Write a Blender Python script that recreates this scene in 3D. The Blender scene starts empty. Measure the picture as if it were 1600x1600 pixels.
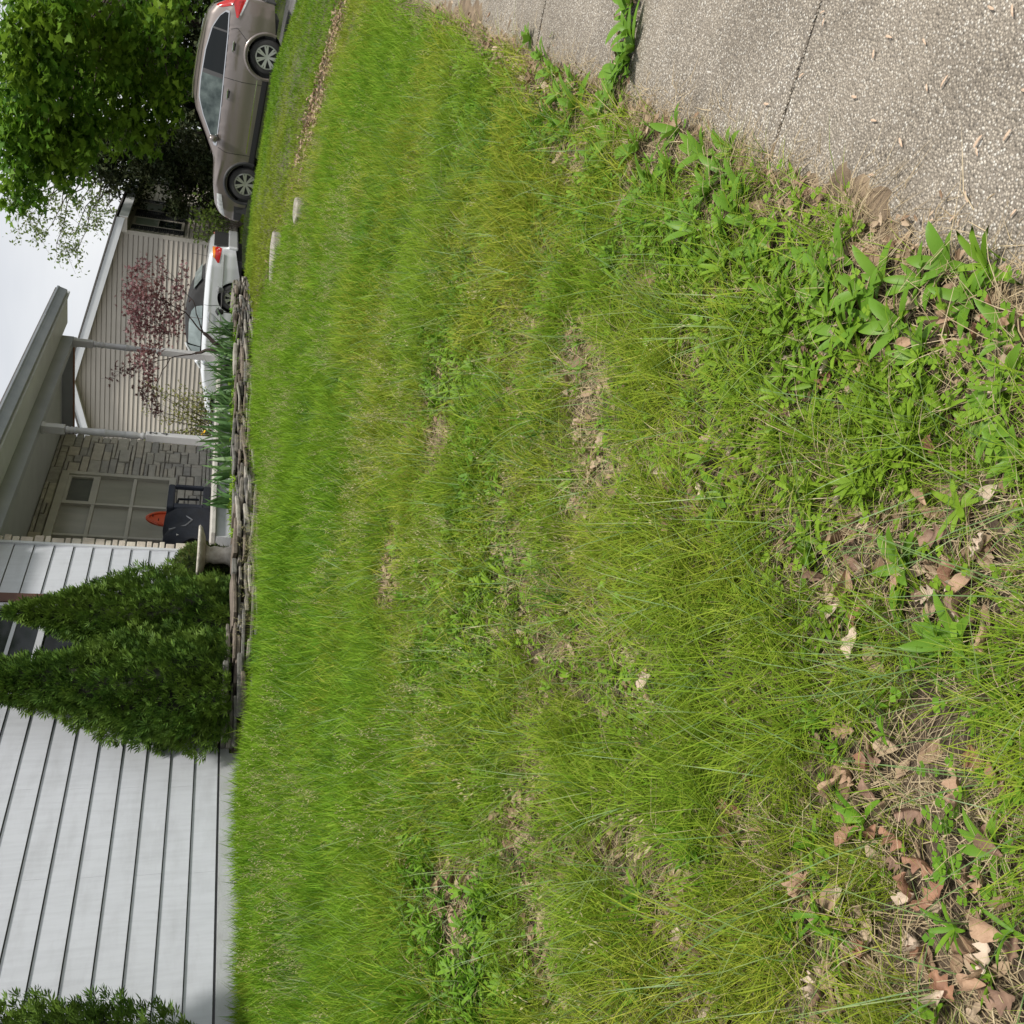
import bpy, math, random
import numpy as np
from mathutils import Vector, Matrix

random.seed(7)
rng = np.random.default_rng(7)
scene = bpy.context.scene
COL = scene.collection

# ------------------------------------------------------------------ camera
# world axes: X along the house front (to the right, away), Y into the house
# (front wall at Y = 0), Z up with the eye at Z = 0.  The photo is turned on its side.
FPX, PITCH, ROLL, YAW, CAMD = 1529.8, math.radians(17.925), math.radians(3.988), math.radians(29.368), 6.594
_F0 = Vector((math.cos(YAW), math.sin(YAW), 0)); _R0 = Vector((math.sin(YAW), -math.cos(YAW), 0)); _Z = Vector((0, 0, 1))
FWD = _F0 * math.cos(PITCH) - _Z * math.sin(PITCH)
_UP = _R0.cross(FWD)
RIGHT = _R0 * math.cos(ROLL) + _UP * math.sin(ROLL)
UPV = _UP * math.cos(ROLL) - _R0 * math.sin(ROLL)
CAM = Vector((0, -CAMD, 0))
cd = bpy.data.cameras.new('camera'); cam = bpy.data.objects.new('camera', cd); COL.objects.link(cam)
cx, cy, cz = -UPV, RIGHT, -FWD
cam.matrix_world = Matrix(((cx.x, cy.x, cz.x, CAM.x), (cx.y, cy.y, cz.y, CAM.y), (cx.z, cy.z, cz.z, CAM.z), (0, 0, 0, 1)))
cd.sensor_width = 36; cd.lens = FPX / 1600 * 36; cd.clip_start = 0.05; cd.clip_end = 1200
scene.camera = cam
scene.render.resolution_x = scene.render.resolution_y = 1024

# ------------------------------------------------------------------ world, sun, exposure
SUN_EL, SUN_AZ = math.radians(63), math.radians(-118)   # azimuth of the sun, from +X towards +Y
w = bpy.data.worlds.new('World'); scene.world = w; w.use_nodes = True
nt = w.node_tree; nt.nodes.clear()
def wn(t, **k):
    n = nt.nodes.new(t)
    for a, b in k.items(): setattr(n, a, b)
    return n
out = wn('ShaderNodeOutputWorld'); bg = wn('ShaderNodeBackground'); bg.inputs['Strength'].default_value = 0.1
sky = wn('ShaderNodeTexSky', sky_type='NISHITA', sun_disc=False)
sky.sun_elevation = SUN_EL; sky.sun_rotation = math.pi / 2 - SUN_AZ; sky.dust_density = 2.0
tc = wn('ShaderNodeTexCoord'); mp = wn('ShaderNodeMapping'); mp.inputs['Scale'].default_value = (1.4, 1.4, 5.0)
nz = wn('ShaderNodeTexNoise'); nz.inputs['Scale'].default_value = 1.6; nz.inputs['Detail'].default_value = 5
rp = wn('ShaderNodeValToRGB')
rp.color_ramp.elements[0].position = 0.30; rp.color_ramp.elements[0].color = (0.66, 0.69, 0.74, 1)
rp.color_ramp.elements[1].position = 0.66; rp.color_ramp.elements[1].color = (0.92, 0.93, 0.95, 1)
sc = wn('ShaderNodeVectorMath', operation='SCALE'); sc.inputs['Scale'].default_value = 8.6
mx = wn('ShaderNodeMix', data_type='RGBA'); mx.inputs['Factor'].default_value = 0.93
L = nt.links.new
L(tc.outputs['Generated'], mp.inputs['Vector']); L(mp.outputs['Vector'], nz.inputs['Vector'])
L(nz.outputs['Fac'], rp.inputs['Fac']); L(rp.outputs['Color'], sc.inputs[0])
L(sky.outputs['Color'], mx.inputs['A']); L(sc.outputs['Vector'], mx.inputs['B'])
L(mx.outputs['Result'], bg.inputs['Color']); L(bg.outputs['Background'], out.inputs['Surface'])

sd = bpy.data.lights.new('sun', 'SUN'); sd.energy = 3.9; sd.angle = math.radians(7); sd.color = (1.0, 0.955, 0.88)
sun = bpy.data.objects.new('sun', sd); COL.objects.link(sun)
_dir = Vector((math.cos(SUN_EL) * math.cos(SUN_AZ), math.cos(SUN_EL) * math.sin(SUN_AZ), math.sin(SUN_EL)))
sun.rotation_euler = _dir.to_track_quat('Z', 'Y').to_euler(); sun.location = (5, -8, 12)
vs = scene.view_settings
vs.view_transform = 'Standard'; vs.look = 'None'; vs.exposure = 0.24; vs.gamma = 1.0; vs.use_curve_mapping = False
scene.cycles.max_bounces = 5; scene.cycles.diffuse_bounces = 2; scene.cycles.glossy_bounces = 2; scene.cycles.transmission_bounces = 3; scene.cycles.transparent_max_bounces = 4
scene.cycles.use_denoising = True

# ------------------------------------------------------------------ pixel helpers (photo is 1600 x 1600)
def ray(x, y): return RIGHT * ((800 - y) / FPX) - UPV * ((x - 800) / FPX) + FWD
def onY(x, y, Y): d = ray(x, y); return CAM + d * ((Y + CAMD) / d.y)
def onX(x, y, X): d = ray(x, y); return CAM + d * (X / d.x)
def onD(x, y, D): d = ray(x, y); return CAM + d * (D / d.dot(_F0))     # D: level distance ahead
def project(P):
    d = np.asarray(P, float) - np.array(CAM)
    wv = d @ np.array(FWD)
    return 800 - FPX * (d @ np.array(UPV)) / wv, 800 - FPX * (d @ np.array(RIGHT)) / wv, wv

# ------------------------------------------------------------------ materials
def srgb(r, g, b):
    f = lambda c: (c / 255 / 12.92) if c / 255 <= 0.04045 else ((c / 255 + 0.055) / 1.055) ** 2.4
    return (f(r), f(g), f(b), 1)
class Mat:
    def __init__(s, name):
        s.m = bpy.data.materials.new(name); s.m.use_nodes = True; s.t = s.m.node_tree
        s.p = s.t.nodes['Principled BSDF']; s.o = s.t.nodes['Material Output']
    def n(s, typ, **k):
        x = s.t.nodes.new(typ)
        for a, b in k.items(): setattr(x, a, b)
        return x
    def l(s, a, b): s.t.links.new(a, b)
    def coord(s, kind='Object', scale=(1, 1, 1)):
        if kind == 'World': g = s.n('ShaderNodeNewGeometry'); v = g.outputs['Position']
        else: v = s.n('ShaderNodeTexCoord').outputs[kind]
        m = s.n('ShaderNodeMapping'); m.inputs['Scale'].default_value = scale; s.l(v, m.inputs['Vector'])
        return m.outputs['Vector']
    def noise(s, vec, scale, detail=4, rough=.55):
        x = s.n('ShaderNodeTexNoise'); x.inputs['Scale'].default_value = scale
        x.inputs['Detail'].default_value = detail; x.inputs['Roughness'].default_value = rough
        s.l(vec, x.inputs['Vector']); return x.outputs['Fac']
    def ramp(s, fac, stops):
        r = s.n('ShaderNodeValToRGB'); e = r.color_ramp.elements
        while len(e) < len(stops): e.new(0.5)
        for el, (p, c) in zip(e, stops): el.position = p; el.color = c if len(c) == 4 else (*c, 1)
        s.l(fac, r.inputs['Fac']); return r.outputs['Color']
    def mix(s, fac, a, b, blend='MIX'):
        x = s.n('ShaderNodeMix', data_type='RGBA', blend_type=blend)
        for sock, v in ((x.inputs['Factor'], fac), (x.inputs['A'], a), (x.inputs['B'], b)):
            if hasattr(v, 'links'): s.l(v, sock)
            else: sock.default_value = v
        return x.outputs['Result']
    def bump(s, h, strength=.3, dist=.01):
        b = s.n('ShaderNodeBump'); b.inputs['Strength'].default_value = strength; b.inputs['Distance'].default_value = dist
        s.l(h, b.inputs['Height']); s.l(b.outputs['Normal'], s.p.inputs['Normal'])
    def base(s, c):
        if hasattr(c, 'links'): s.l(c, s.p.inputs['Base Color'])
        else: s.p.inputs['Base Color'].default_value = c if len(c) == 4 else (*c, 1)
def simple(name, col, rough=.6, col2=None, scale=6, bump=0, bscale=60, metal=0, spec=.5, coat=0, kind='Object', stretch=(1, 1, 1)):
    M = Mat(name); M.p.inputs['Roughness'].default_value = rough; M.p.inputs['Metallic'].default_value = metal
    M.p.inputs['Specular IOR Level'].default_value = spec; M.p.inputs['Coat Weight'].default_value = coat
    if coat: M.p.inputs['Coat Roughness'].default_value = .06
    if col2 is not None or bump: v = M.coord(kind, stretch)
    if col2 is not None:
        f = M.noise(v, scale, 6)
        M.base(M.ramp(f, [(.33, col), (.67, col2)]))
    else: M.base(col)
    if bump: M.bump(M.noise(v, bscale, 5), bump, .01)
    return M.m
def leafy(name, cols, trans=.3, rough=.5, world_scale=.8, tint=None, tint_amt=.6, spec=.35, fine=9):
    """foliage: colour varies leaf by leaf, with slow patches; light shines through"""
    M = Mat(name); g = M.n('ShaderNodeNewGeometry')
    a = M.n('ShaderNodeMath', operation='MULTIPLY_ADD'); a.inputs[1].default_value = .45
    M.l(M.noise(g.outputs['Position'], fine, 2), a.inputs[0])
    b = M.n('ShaderNodeMath', operation='MULTIPLY'); b.inputs[1].default_value = .6
    M.l(g.outputs['Random Per Island'], b.inputs[0]); M.l(b.outputs[0], a.inputs[2])
    n = len(cols)
    c = M.ramp(a.outputs[0], [(i / (n - 1) if n > 1 else 0, k) for i, k in enumerate(cols)])
    if tint is not None:
        nz = M.noise(g.outputs['Position'], world_scale, 3)
        f = M.ramp(nz, [(.42, (0, 0, 0)), (.62, (tint_amt,) * 3)])
        c = M.mix(f, c, tint)
    M.base(c); M.p.inputs['Roughness'].default_value = rough; M.p.inputs['Specular IOR Level'].default_value = spec
    t = M.n('ShaderNodeBsdfTranslucent'); M.l(c, t.inputs['Color']) if hasattr(c, 'links') else None
    ms = M.n('ShaderNodeMixShader'); ms.inputs[0].default_value = trans
    M.l(M.p.outputs[0], ms.inputs[1]); M.l(t.outputs[0], ms.inputs[2]); M.l(ms.outputs[0], M.o.inputs['Surface'])
    return M.m

# ------------------------------------------------------------------ mesh builder
class MB:
    def __init__(s): s.v = []; s.f = []
    def add(s, vs, fs):
        o = len(s.v); s.v += [tuple(p) for p in vs]; s.f += [tuple(i + o for i in q) for q in fs]; return s
    def box(s, a, b, rot=None, c=None):
        x0, y0, z0 = a; x1, y1, z1 = b
        vs = [Vector(p) for p in ((x0, y0, z0), (x1, y0, z0), (x1, y1, z0), (x0, y1, z0), (x0, y0, z1), (x1, y0, z1), (x1, y1, z1), (x0, y1, z1))]
        if rot is not None: vs = [c + rot @ (p - c) for p in vs]
        return s.add(vs, [(0, 3, 2, 1), (4, 5, 6, 7), (0, 1, 5, 4), (1, 2, 6, 5), (2, 3, 7, 6), (3, 0, 4, 7)])
    def prism(s, pts, ext):
        """planar polygon pts (3D) extruded by vector ext"""
        n = len(pts); e = Vector(ext); A = [Vector(p) for p in pts]; B = [p + e for p in A]
        return s.add(A + B, [tuple(range(n))[::-1], tuple(range(n, 2 * n))] + [(i, (i + 1) % n, n + (i + 1) % n, n + i) for i in range(n)])
    def tube(s, pts, rad, seg=6):
        pts = [Vector(p) for p in pts]; n = len(pts)
        if not hasattr(rad, '__len__'): rad = [rad] * n
        rings = []
        for i, p in enumerate(pts):
            d = (pts[min(i + 1, n - 1)] - pts[max(i - 1, 0)]).normalized()
            u = d.cross(Vector((.31, .17, .93))).normalized() if abs(d.z) < .95 else d.cross(Vector((1, 0, 0))).normalized()
            w2 = d.cross(u)
            rings.append([p + (u * math.cos(2 * math.pi * k / seg) + w2 * math.sin(2 * math.pi * k / seg)) * rad[i] for k in range(seg)])
        fs = []
        for i in range(n - 1):
            for k in range(seg): fs.append((i * seg + k, i * seg + (k + 1) % seg, (i + 1) * seg + (k + 1) % seg, (i + 1) * seg + k))
        fs += [tuple(range(seg))[::-1], tuple((n - 1) * seg + k for k in range(seg))]
        return s.add([q for r in rings for q in r], fs)
    def lathe(s, prof, c=(0, 0, 0), seg=20, axis='Z', cap=True):
        """prof: list of (radius, height)"""
        c = Vector(c); vs = []
        for r, h in prof:
            for k in range(seg):
                a = 2 * math.pi * k / seg
                p = (r * math.cos(a), r * math.sin(a), h)
                if axis == 'X': p = (p[2], p[0], p[1])
                if axis == 'Y': p = (p[0], p[2], p[1])
                vs.append(c + Vector(p))
        fs = [(i * seg + k, i * seg + (k + 1) % seg, (i + 1) * seg + (k + 1) % seg, (i + 1) * seg + k) for i in range(len(prof) - 1) for k in range(seg)]
        if cap: fs += [tuple(range(seg))[::-1], tuple((len(prof) - 1) * seg + k for k in range(seg))]
        return s.add(vs, fs)
    def mesh(s, name, mat=None, smooth=False):
        me = bpy.data.meshes.new(name); me.from_pydata(s.v, [], s.f); me.update()
        if mat: me.materials.append(mat)
        if smooth: me.polygons.foreach_set('use_smooth', [True] * len(me.polygons))
        return me
    def build(s, name, mat, parent=None, smooth=False, bevel=0):
        o = bpy.data.objects.new(name, s.mesh(name, mat, smooth)); COL.objects.link(o)
        if parent is not None: attach(o, parent)
        if bevel:
            b = o.modifiers.new('bevel', 'BEVEL'); b.width = bevel; b.segments = 2; b.limit_method = 'ANGLE'
        return o
def origin(o):
    p = Vector((0, 0, 0)); 
    while o is not None: p = p + o.location; o = o.parent
    return p
def attach(o, parent):
    """child keeps its world-space vertices"""
    o.parent = parent; o.matrix_parent_inverse = Matrix.Translation(-origin(parent)) if parent.type == 'EMPTY' else Matrix.Identity(4)
def from_arrays(name, V, Fq, mat, parent=None, smooth=False):
    """V (n,3), Fq (m,k) uniform faces, fast"""
    me = arrays_mesh(name, V, Fq, mat, smooth)
    o = bpy.data.objects.new(name, me); COL.objects.link(o)
    if parent is not None: attach(o, parent)
    return o
def arrays_mesh(name, V, Fq, mat, smooth=False):
    V = np.asarray(V, np.float32); Fq = np.asarray(Fq, np.int32); m, k = Fq.shape
    me = bpy.data.meshes.new(name); me.vertices.add(len(V)); me.vertices.foreach_set('co', V.ravel())
    me.loops.add(m * k); me.loops.foreach_set('vertex_index', Fq.ravel())
    me.polygons.add(m); me.polygons.foreach_set('loop_start', np.arange(0, m * k, k, dtype=np.int32))
    me.update(calc_edges=True); me.validate()
    if mat: me.materials.append(mat)
    if smooth: me.polygons.foreach_set('use_smooth', [True] * len(me.polygons))
    return me
def thing(name, loc, label, cat, group=None):
    e = bpy.data.objects.new(name, None); COL.objects.link(e); e.location = loc; e.empty_display_size = .1
    return tag(e, label, cat, group)
def tag(o, label=None, cat=None, group=None, kind=None):
    if label: o['label'] = label
    if cat: o['category'] = cat
    if group: o['group'] = group
    if kind: o['kind'] = kind
    return o

# value noise for placing things (numpy)
_perm = np.random.default_rng(3).random((256, 256))
def vnoise(x, y, s):
    x = np.asarray(x) * s + 57.3; y = np.asarray(y) * s + 91.7
    xi = np.floor(x).astype(int); yi = np.floor(y).astype(int); fx = x - xi; fy = y - yi
    fx = fx * fx * (3 - 2 * fx); fy = fy * fy * (3 - 2 * fy)
    g = lambda a, b: _perm[a % 256, b % 256]
    return (g(xi, yi) * (1 - fx) + g(xi + 1, yi) * fx) * (1 - fy) + (g(xi, yi + 1) * (1 - fx) + g(xi + 1, yi + 1) * fx) * fy
def fnoise(x, y, s): return .55 * vnoise(x, y, s) + .3 * vnoise(x, y, s * 2.1) + .15 * vnoise(x, y, s * 4.3)

# ------------------------------------------------------------------ terrain
DRIVE_X0, DRIVE_X1, WALK_Y1, WALK_Y0 = 22.3, 25.9, -6.25, -7.75
def drive_z(y): return np.interp(y, [-30, -8, -4.1, -1.5, 1.2, 30], [-1.75, -1.47, -1.14, -.92, -.86, -.6])
def height(x, y):
    x = np.asarray(x, float); y = np.asarray(y, float)
    base = np.interp(y, [-60, -9, -7.8, -6.3, -6.15, 0.4, 2, 60], [-1.75, -1.75, -1.60, -1.592, -1.535, -.49, -.47, -.2])
    crest = np.interp(y, [-60, -9, -7.8, -6.3, -6.15, -4.1, -1.5, 1.5, 60], [-1.75, -1.75, -1.6, -1.6, -1.5, -.95, -.75, -.72, -.4])
    t = np.clip((x - 15.5) / 5.5, 0, 1); t = t * t * (3 - 2 * t)
    z = base * (1 - t) + crest * t
    t2 = np.clip((x - 22.1) / .2, 0, 1) * np.clip((26.4 - x) / .4, 0, 1)
    z = z * (1 - t2) + (drive_z(y) - .05) * t2
    lump = (fnoise(x, y, 1.3) - .5) * .07 * np.clip((y + 6.15) / .5, 0, 1) * np.clip((-.05 - y) / .4, 0, 1) * (x < 21)
    return z + lump
gx = np.unique(np.concatenate([np.linspace(-400, -10, 14), np.arange(-10, 0, .8), np.arange(0, 9, .1), np.arange(9, 21.6, .2), np.arange(21.6, 22.6, .05), np.arange(22.6, 28, .2), np.arange(28, 60, 2), np.linspace(60, 600, 14)]))
gy = np.unique(np.concatenate([np.linspace(-400, -12, 12), np.arange(-12, -6.6, .4), np.arange(-6.6, .8, .1), np.arange(.8, 12, .6), np.linspace(12, 500, 16)]))
GX, GY = np.meshgrid(gx, gy, indexing='ij'); GZ = height(GX, GY)
ny_ = len(gy); ii, jj = np.meshgrid(np.arange(len(gx) - 1), np.arange(ny_ - 1), indexing='ij')
q = (ii * ny_ + jj).ravel()
M = Mat('soil'); v = M.coord('World')
c = M.ramp(M.noise(v, 9, 8, .65), [(.3, (.04, .027, .017)), (.5, (.085, .06, .038)), (.7, (.17, .125, .082))])
far = M.ramp(M.noise(v, .7, 4), [(.35, (.06, .085, .025)), (.65, (.10, .12, .04))])
sep = M.n('ShaderNodeSeparateXYZ'); M.l(v, sep.inputs[0])
mr = M.n('ShaderNodeMapRange'); mr.inputs['From Min'].default_value = 16; mr.inputs['From Max'].default_value = 20
M.l(sep.outputs['X'], mr.inputs['Value'])
M.base(M.mix(mr.outputs['Result'], c, far)); M.p.inputs['Roughness'].default_value = .95
M.bump(M.noise(v, 70, 6, .7), .8, .02); soil = M.m
ground = from_arrays('ground', np.stack([GX.ravel(), GY.ravel(), GZ.ravel()], 1), np.stack([q, q + ny_, q + ny_ + 1, q + 1], 1), soil, smooth=True)
tag(ground, 'earth ground of the front yards, sloping down to the pavement', kind='structure')

# ------------------------------------------------------------------ sidewalk: exposed aggregate slabs
M = Mat('exposed_aggregate'); v = M.coord('World')
vor = M.n('ShaderNodeTexVoronoi'); vor.inputs['Scale'].default_value = 140; M.l(v, vor.inputs['Vector'])
hsv = M.n('ShaderNodeSeparateColor'); M.l(vor.outputs['Color'], hsv.inputs[0])
peb = M.ramp(hsv.outputs[0], [(0, (.12, .105, .085)), (.2, (.26, .225, .18)), (.45, (.42, .37, .30)), (.68, (.55, .49, .40)), (.82, (.30, .265, .225)), (.93, (.70, .67, .60))])
vor2 = M.n('ShaderNodeTexVoronoi'); vor2.inputs['Scale'].default_value = 75; M.l(v, vor2.inputs['Vector'])
s2 = M.n('ShaderNodeSeparateColor'); M.l(vor2.outputs['Color'], s2.inputs[0])
big = M.ramp(s2.outputs[1], [(.965, (0, 0, 0)), (.97, (1, 1, 1))])
bigd = M.ramp(vor2.outputs['Distance'], [(.30, (1, 1, 1)), (.36, (0, 0, 0))])
peb = M.mix(M.mix(1.0, big, bigd, 'MULTIPLY'), peb, (.74, .70, .62, 1))
mort = M.ramp(vor.outputs['Distance'], [(.40, (0, 0, 0)), (.62, (1, 1, 1))])
cc = M.mix(mort, peb, (.18, .155, .125, 1))
dirt = M.ramp(M.noise(v, 1.7, 6, .65), [(.42, (0, 0, 0)), (.7, (.75, .75, .75))])
cc = M.mix(dirt, cc, M.mix(.5, cc, (.36, .31, .245, 1)))
dk = M.ramp(M.noise(v, 2.6, 3), [(.38, (1, 1, 1)), (.6, (0, 0, 0))])
cc = M.mix(M.mix(1.0, dk, (.4, .4, .4, 1), 'MULTIPLY'), cc, M.mix(1.0, cc, (.45, .43, .40, 1), 'MULTIPLY'))
M.base(cc); M.p.inputs['Roughness'].default_value = .85
bh = M.ramp(vor.outputs['Distance'], [(0, (1, 1, 1)), (.7, (0, 0, 0))]); M.bump(bh, .9, .006)
agg = M.m
walk = tag(thing('sidewalk', (0, -7, -1.58), 'exposed aggregate concrete pavement of square slabs beside the lawn', None), kind='structure')
for k in range(-5, 42):
    x0, x1 = 2.82 + 1.4 * k, 2.82 + 1.4 * (k + 1) - .016
    dz = random.uniform(-.006, .004); m = MB(); nse = 14
    # slightly wandering lawn-side edge
    top = [(x0, WALK_Y0)] + [(x1, WALK_Y0)] + [(x1 + (x0 - x1) * t / nse, WALK_Y1 + (float(fnoise(x1 + (x0 - x1) * t / nse, 3.0, 4)) - .5) * .06) for t in range(nse + 1)]
    m.prism([(a, b, -1.66 + dz) for a, b in top], (0, 0, .085)); m.build('slab', agg, walk, bevel=.006)

# ------------------------------------------------------------------ house with white siding and porch
white_siding = None
M = Mat('white_siding'); v = M.coord('World')
f = M.noise(M.coord('World', (1.3, 1, 5)), 1.1, 6, .62)
grime = M.ramp(f, [(.48, (.52, .54, .585)), (.72, (.45, .465, .50))])
st = M.ramp(M.noise(M.coord('World', (26, 26, 2.2)), 1.0, 5, .6), [(.35, (.92, .92, .92)), (.6, (1, 1, 1))])
spl = M.ramp(M.noise(M.coord('World', (2.2, 1, 3.0)), 2.0, 7, .7), [(.62, (1, 1, 1)), (.78, (.86, .855, .84))])
M.base(M.mix(1.0, M.mix(1.0, grime, st, 'MULTIPLY'), spl, 'MULTIPLY')); M.p.inputs['Roughness'].default_value = .42
M.bump(M.noise(M.coord('World', (160, 160, 6)), 1.0, 3), .12, .004); white_siding = M.m
backing = simple('siding_backing', (.10, .10, .105), .9)  # dark grey seen in the board gaps stands in for lap shadow
white_trim = simple('white_trim', (.56, .58, .61), .45, (.49, .505, .53), 3)
soffit_m = simple('soffit_vinyl', (.60, .62, .66), .5, (.50, .52, .56), 2)
gutter_m = simple('gutter_metal', (.27, .29, .32), .4, (.20, .22, .25), 2)  # dark grey holds the backlit shade on gutter and rake
shingle = simple('roof_shingle', (.09, .085, .08), .95, (.16, .15, .14), 22, .5, 80)
beam_m = simple('porch_beam_paint', (.38, .40, .45), .55, (.31, .33, .38), 2)
ceil_m = simple('porch_ceiling', (.46, .48, .50), .6, (.38, .40, .42), 1.5)
concrete = simple('porch_concrete', (.50, .48, .44), .85, (.36, .345, .315), 5, .3, 90)
founda = simple('foundation_paint', (.46, .475, .495), .8, (.37, .38, .385), 4, .3, 60)
house = thing('house', (10, 1, -.5), 'white sided house with a stone clad porch on turned posts', 'house')
W0, W1 = -5.0, 10.21
OPX0, OPX1, OPZ0, OPZ1 = 7.72, 9.20, .74, 2.16
m = MB().box((W0, .002, -.70), (OPX0, .12, 2.26)).box((OPX1, .002, -.70), (W1 - .004, .12, 2.26)).box((OPX0, .002, -.70), (OPX1, .12, OPZ0)).box((OPX0, .002, OPZ1), (OPX1, .12, 2.26))
m.build('wall_backing', backing, house)
MB().box((W0, -.022, -.75), (W1 - .05, .001, -.365)).build('foundation', founda, house)
def board(x0, x1, z0):
    g = .013; m = MB(); z1 = z0 + .203 + .004
    a = [(-.019, z0 + g), (-.006, z1), (-.002, z1), (-.014, z0 + g + .004), (-.005, z0 + g + .004), (-.005, z0 + g)]
    m.prism([(x0, y, z) for y, z in a], (x1 - x0, 0, 0)); m.build('siding_board', white_siding, house)
for k in range(13):
    z0 = -.358 + .203 * k
    cuts = [W0, -1.2, 1.9 if k % 3 == 0 else 2.9, 5.55, W1 - .02] if k % 2 == 0 else [W0, .4, 3.6 if k % 3 else 2.6, 6.47, W1 - .02]
    if z0 + .2 > 2.27: continue
    for a, b in zip(cuts, cuts[1:]):
        b -= .0015
        segs = [(a, b)]
        if z0 + .15 > OPZ0 and z0 < OPZ1 - .05: segs = [(a, min(b, OPX0)), (max(a, OPX1), b)]
        for c, d in segs:
            if d - c > .05: board(c, d, z0)
# corner post of the siding
MB().box((W1 - .03, -.036, -.37), (W1 + .012, .02, 2.26)).build('corner_trim', white_trim, house)

# front window with brown casing
brown = simple('brown_casing', (.11, .045, .03), .6, (.07, .03, .022), 8, .15, 40)
glass_dark = simple('window_glass', (.012, .016, .018), .05, spec=.22)
win = MB().box((OPX0, -.045, OPZ0), (OPX0 + .15, .03, OPZ1)).box((OPX1 - .15, -.045, OPZ0), (OPX1, .03, OPZ1)).box((OPX0 + .15, -.045, OPZ1 - .15), (OPX1 - .15, .03, OPZ1)).box((OPX0 - .03, -.07, OPZ0 - .05), (OPX1 + .03, .03, OPZ0)).build('front_window', brown, house)
a, b, c, d, t = OPX0 + .15, OPX1 - .15, OPZ0, OPZ1 - .15, .055
zm = 1.37
MB().box((a, -.03, c), (a + t, .05, d)).box((b - t, -.03, c), (b, .05, d)).box((a + t, -.03, d - t), (b - t, .05, d)).box((a + t, -.03, c), (b - t, .05, c + t)).build('frame', white_trim, win)
MB().box((a + t, -.026, zm - .03), (b - t, .045, zm + .03)).build('meeting_rail', white_trim, win)
MB().box((a + t, .012, zm + .03), (b - t, .02, d - t)).build('pane', glass_dark, win)
MB().box((a + t, .030, c + t), (b - t, .038, zm - .03)).build('pane', glass_dark, win)
MB().box((a + t, .002, 1.62), (b - t, .010, 1.655)).build('blind_rail', white_trim, win)

# porch recess: stone clad wall with a gridded window, coursed stones built one by one
SW_Y, SX0, SX1, SZ0, SZ1 = 1.6, 10.33, 16.12, -.2, 2.22
WX0, WX1, WZ0, WZ1 = 12.0, 14.78, .38, 2.0
mortar = simple('mortar', (.16, .15, .135), .95, (.11, .10, .09), 12, .3, 60)
stone_m = []
for i, (c1, c2) in enumerate([((.31, .30, .265), (.42, .405, .365)), ((.35, .335, .29), (.47, .45, .395)), ((.25, .245, .23), (.36, .35, .325)), ((.37, .345, .295), (.48, .45, .385))]):
    stone_m.append(simple('ashlar_stone', c1, .9, c2, 9, .5, 45))
sw = MB().box((SX0 - .1, SW_Y, -.5), (WX0, SW_Y + .2, 2.3)).box((WX1, SW_Y, -.5), (SX1 - .02, SW_Y + .2, 2.3)).box((WX0, SW_Y, -.5), (WX1, SW_Y + .2, WZ0)).box((WX0, SW_Y, WZ1), (WX1, SW_Y + .2, 2.3)).build('stone_wall', mortar, house)
cw, ch = .105, .0605
nx, nz_ = int((SX1 - SX0) / cw), int((SZ1 - SZ0) / ch)
occ = np.zeros((nx, nz_), bool)
for i in range(nx):
    for j in range(nz_):
        xc, zc = SX0 + (i + .5) * cw, SZ0 + (j + .5) * ch
        if WX0 - .02 < xc < WX1 + .02 and WZ0 - .02 < zc < WZ1 + .02: occ[i, j] = True
def stone(x0, x1, y0, z0, z1, dep, mat, parent, name='stone'):
    j = lambda: random.uniform(-.004, .004); g = .006
    x0 += g; x1 -= g; z0 += g; z1 -= g; b = .010
    vs = [(x0 + j(), y0, z0 + j()), (x1 + j(), y0, z0 + j()), (x1 + j(), y0, z1 + j()), (x0 + j(), y0, z1 + j())]
    dd = [dep + random.uniform(-.006, .006) for _ in range(4)]
    fr = [(x0 + b, y0 - dd[0], z0 + b), (x1 - b, y0 - dd[1], z0 + b), (x1 - b, y0 - dd[2], z1 - b), (x0 + b, y0 - dd[3], z1 - b)]
    md = [(p[0], y0 - dd[i] + .012, p[2]) for i, p in enumerate(vs)]
    MB().add(vs + md + fr, [(0, 1, 5, 4), (1, 2, 6, 5), (2, 3, 7, 6), (3, 0, 4, 7), (4, 5, 9, 8), (5, 6, 10, 9), (6, 7, 11, 10), (7, 4, 8, 11), (8, 9, 10, 11)]).build(name, mat, parent)
for j in range(nz_):
    for i in range(nx):
        if occ[i, j]: continue
        hgt = random.choice([1, 1, 2, 2, 2, 3]); wid = random.choice([3, 3, 4, 5, 6])
        ww = 0
        while i + ww < nx and ww < wid and not occ[i + ww, j]: ww += 1
        hh = 1
        while hh < hgt and j + hh < nz_ and not occ[i:i + ww, j + hh].any(): hh += 1
        if i + ww == nx - 1 and not occ[i + ww, j:j + hh].any(): ww += 1
        occ[i:i + ww, j:j + hh] = True
        stone(SX0 + i * cw, SX0 + (i + ww) * cw + (.05 * random.random() if i + ww == nx else 0), SW_Y, SZ0 + j * ch, SZ0 + (j + hh) * ch, random.uniform(.025, .05), random.choice(stone_m), sw)
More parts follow.
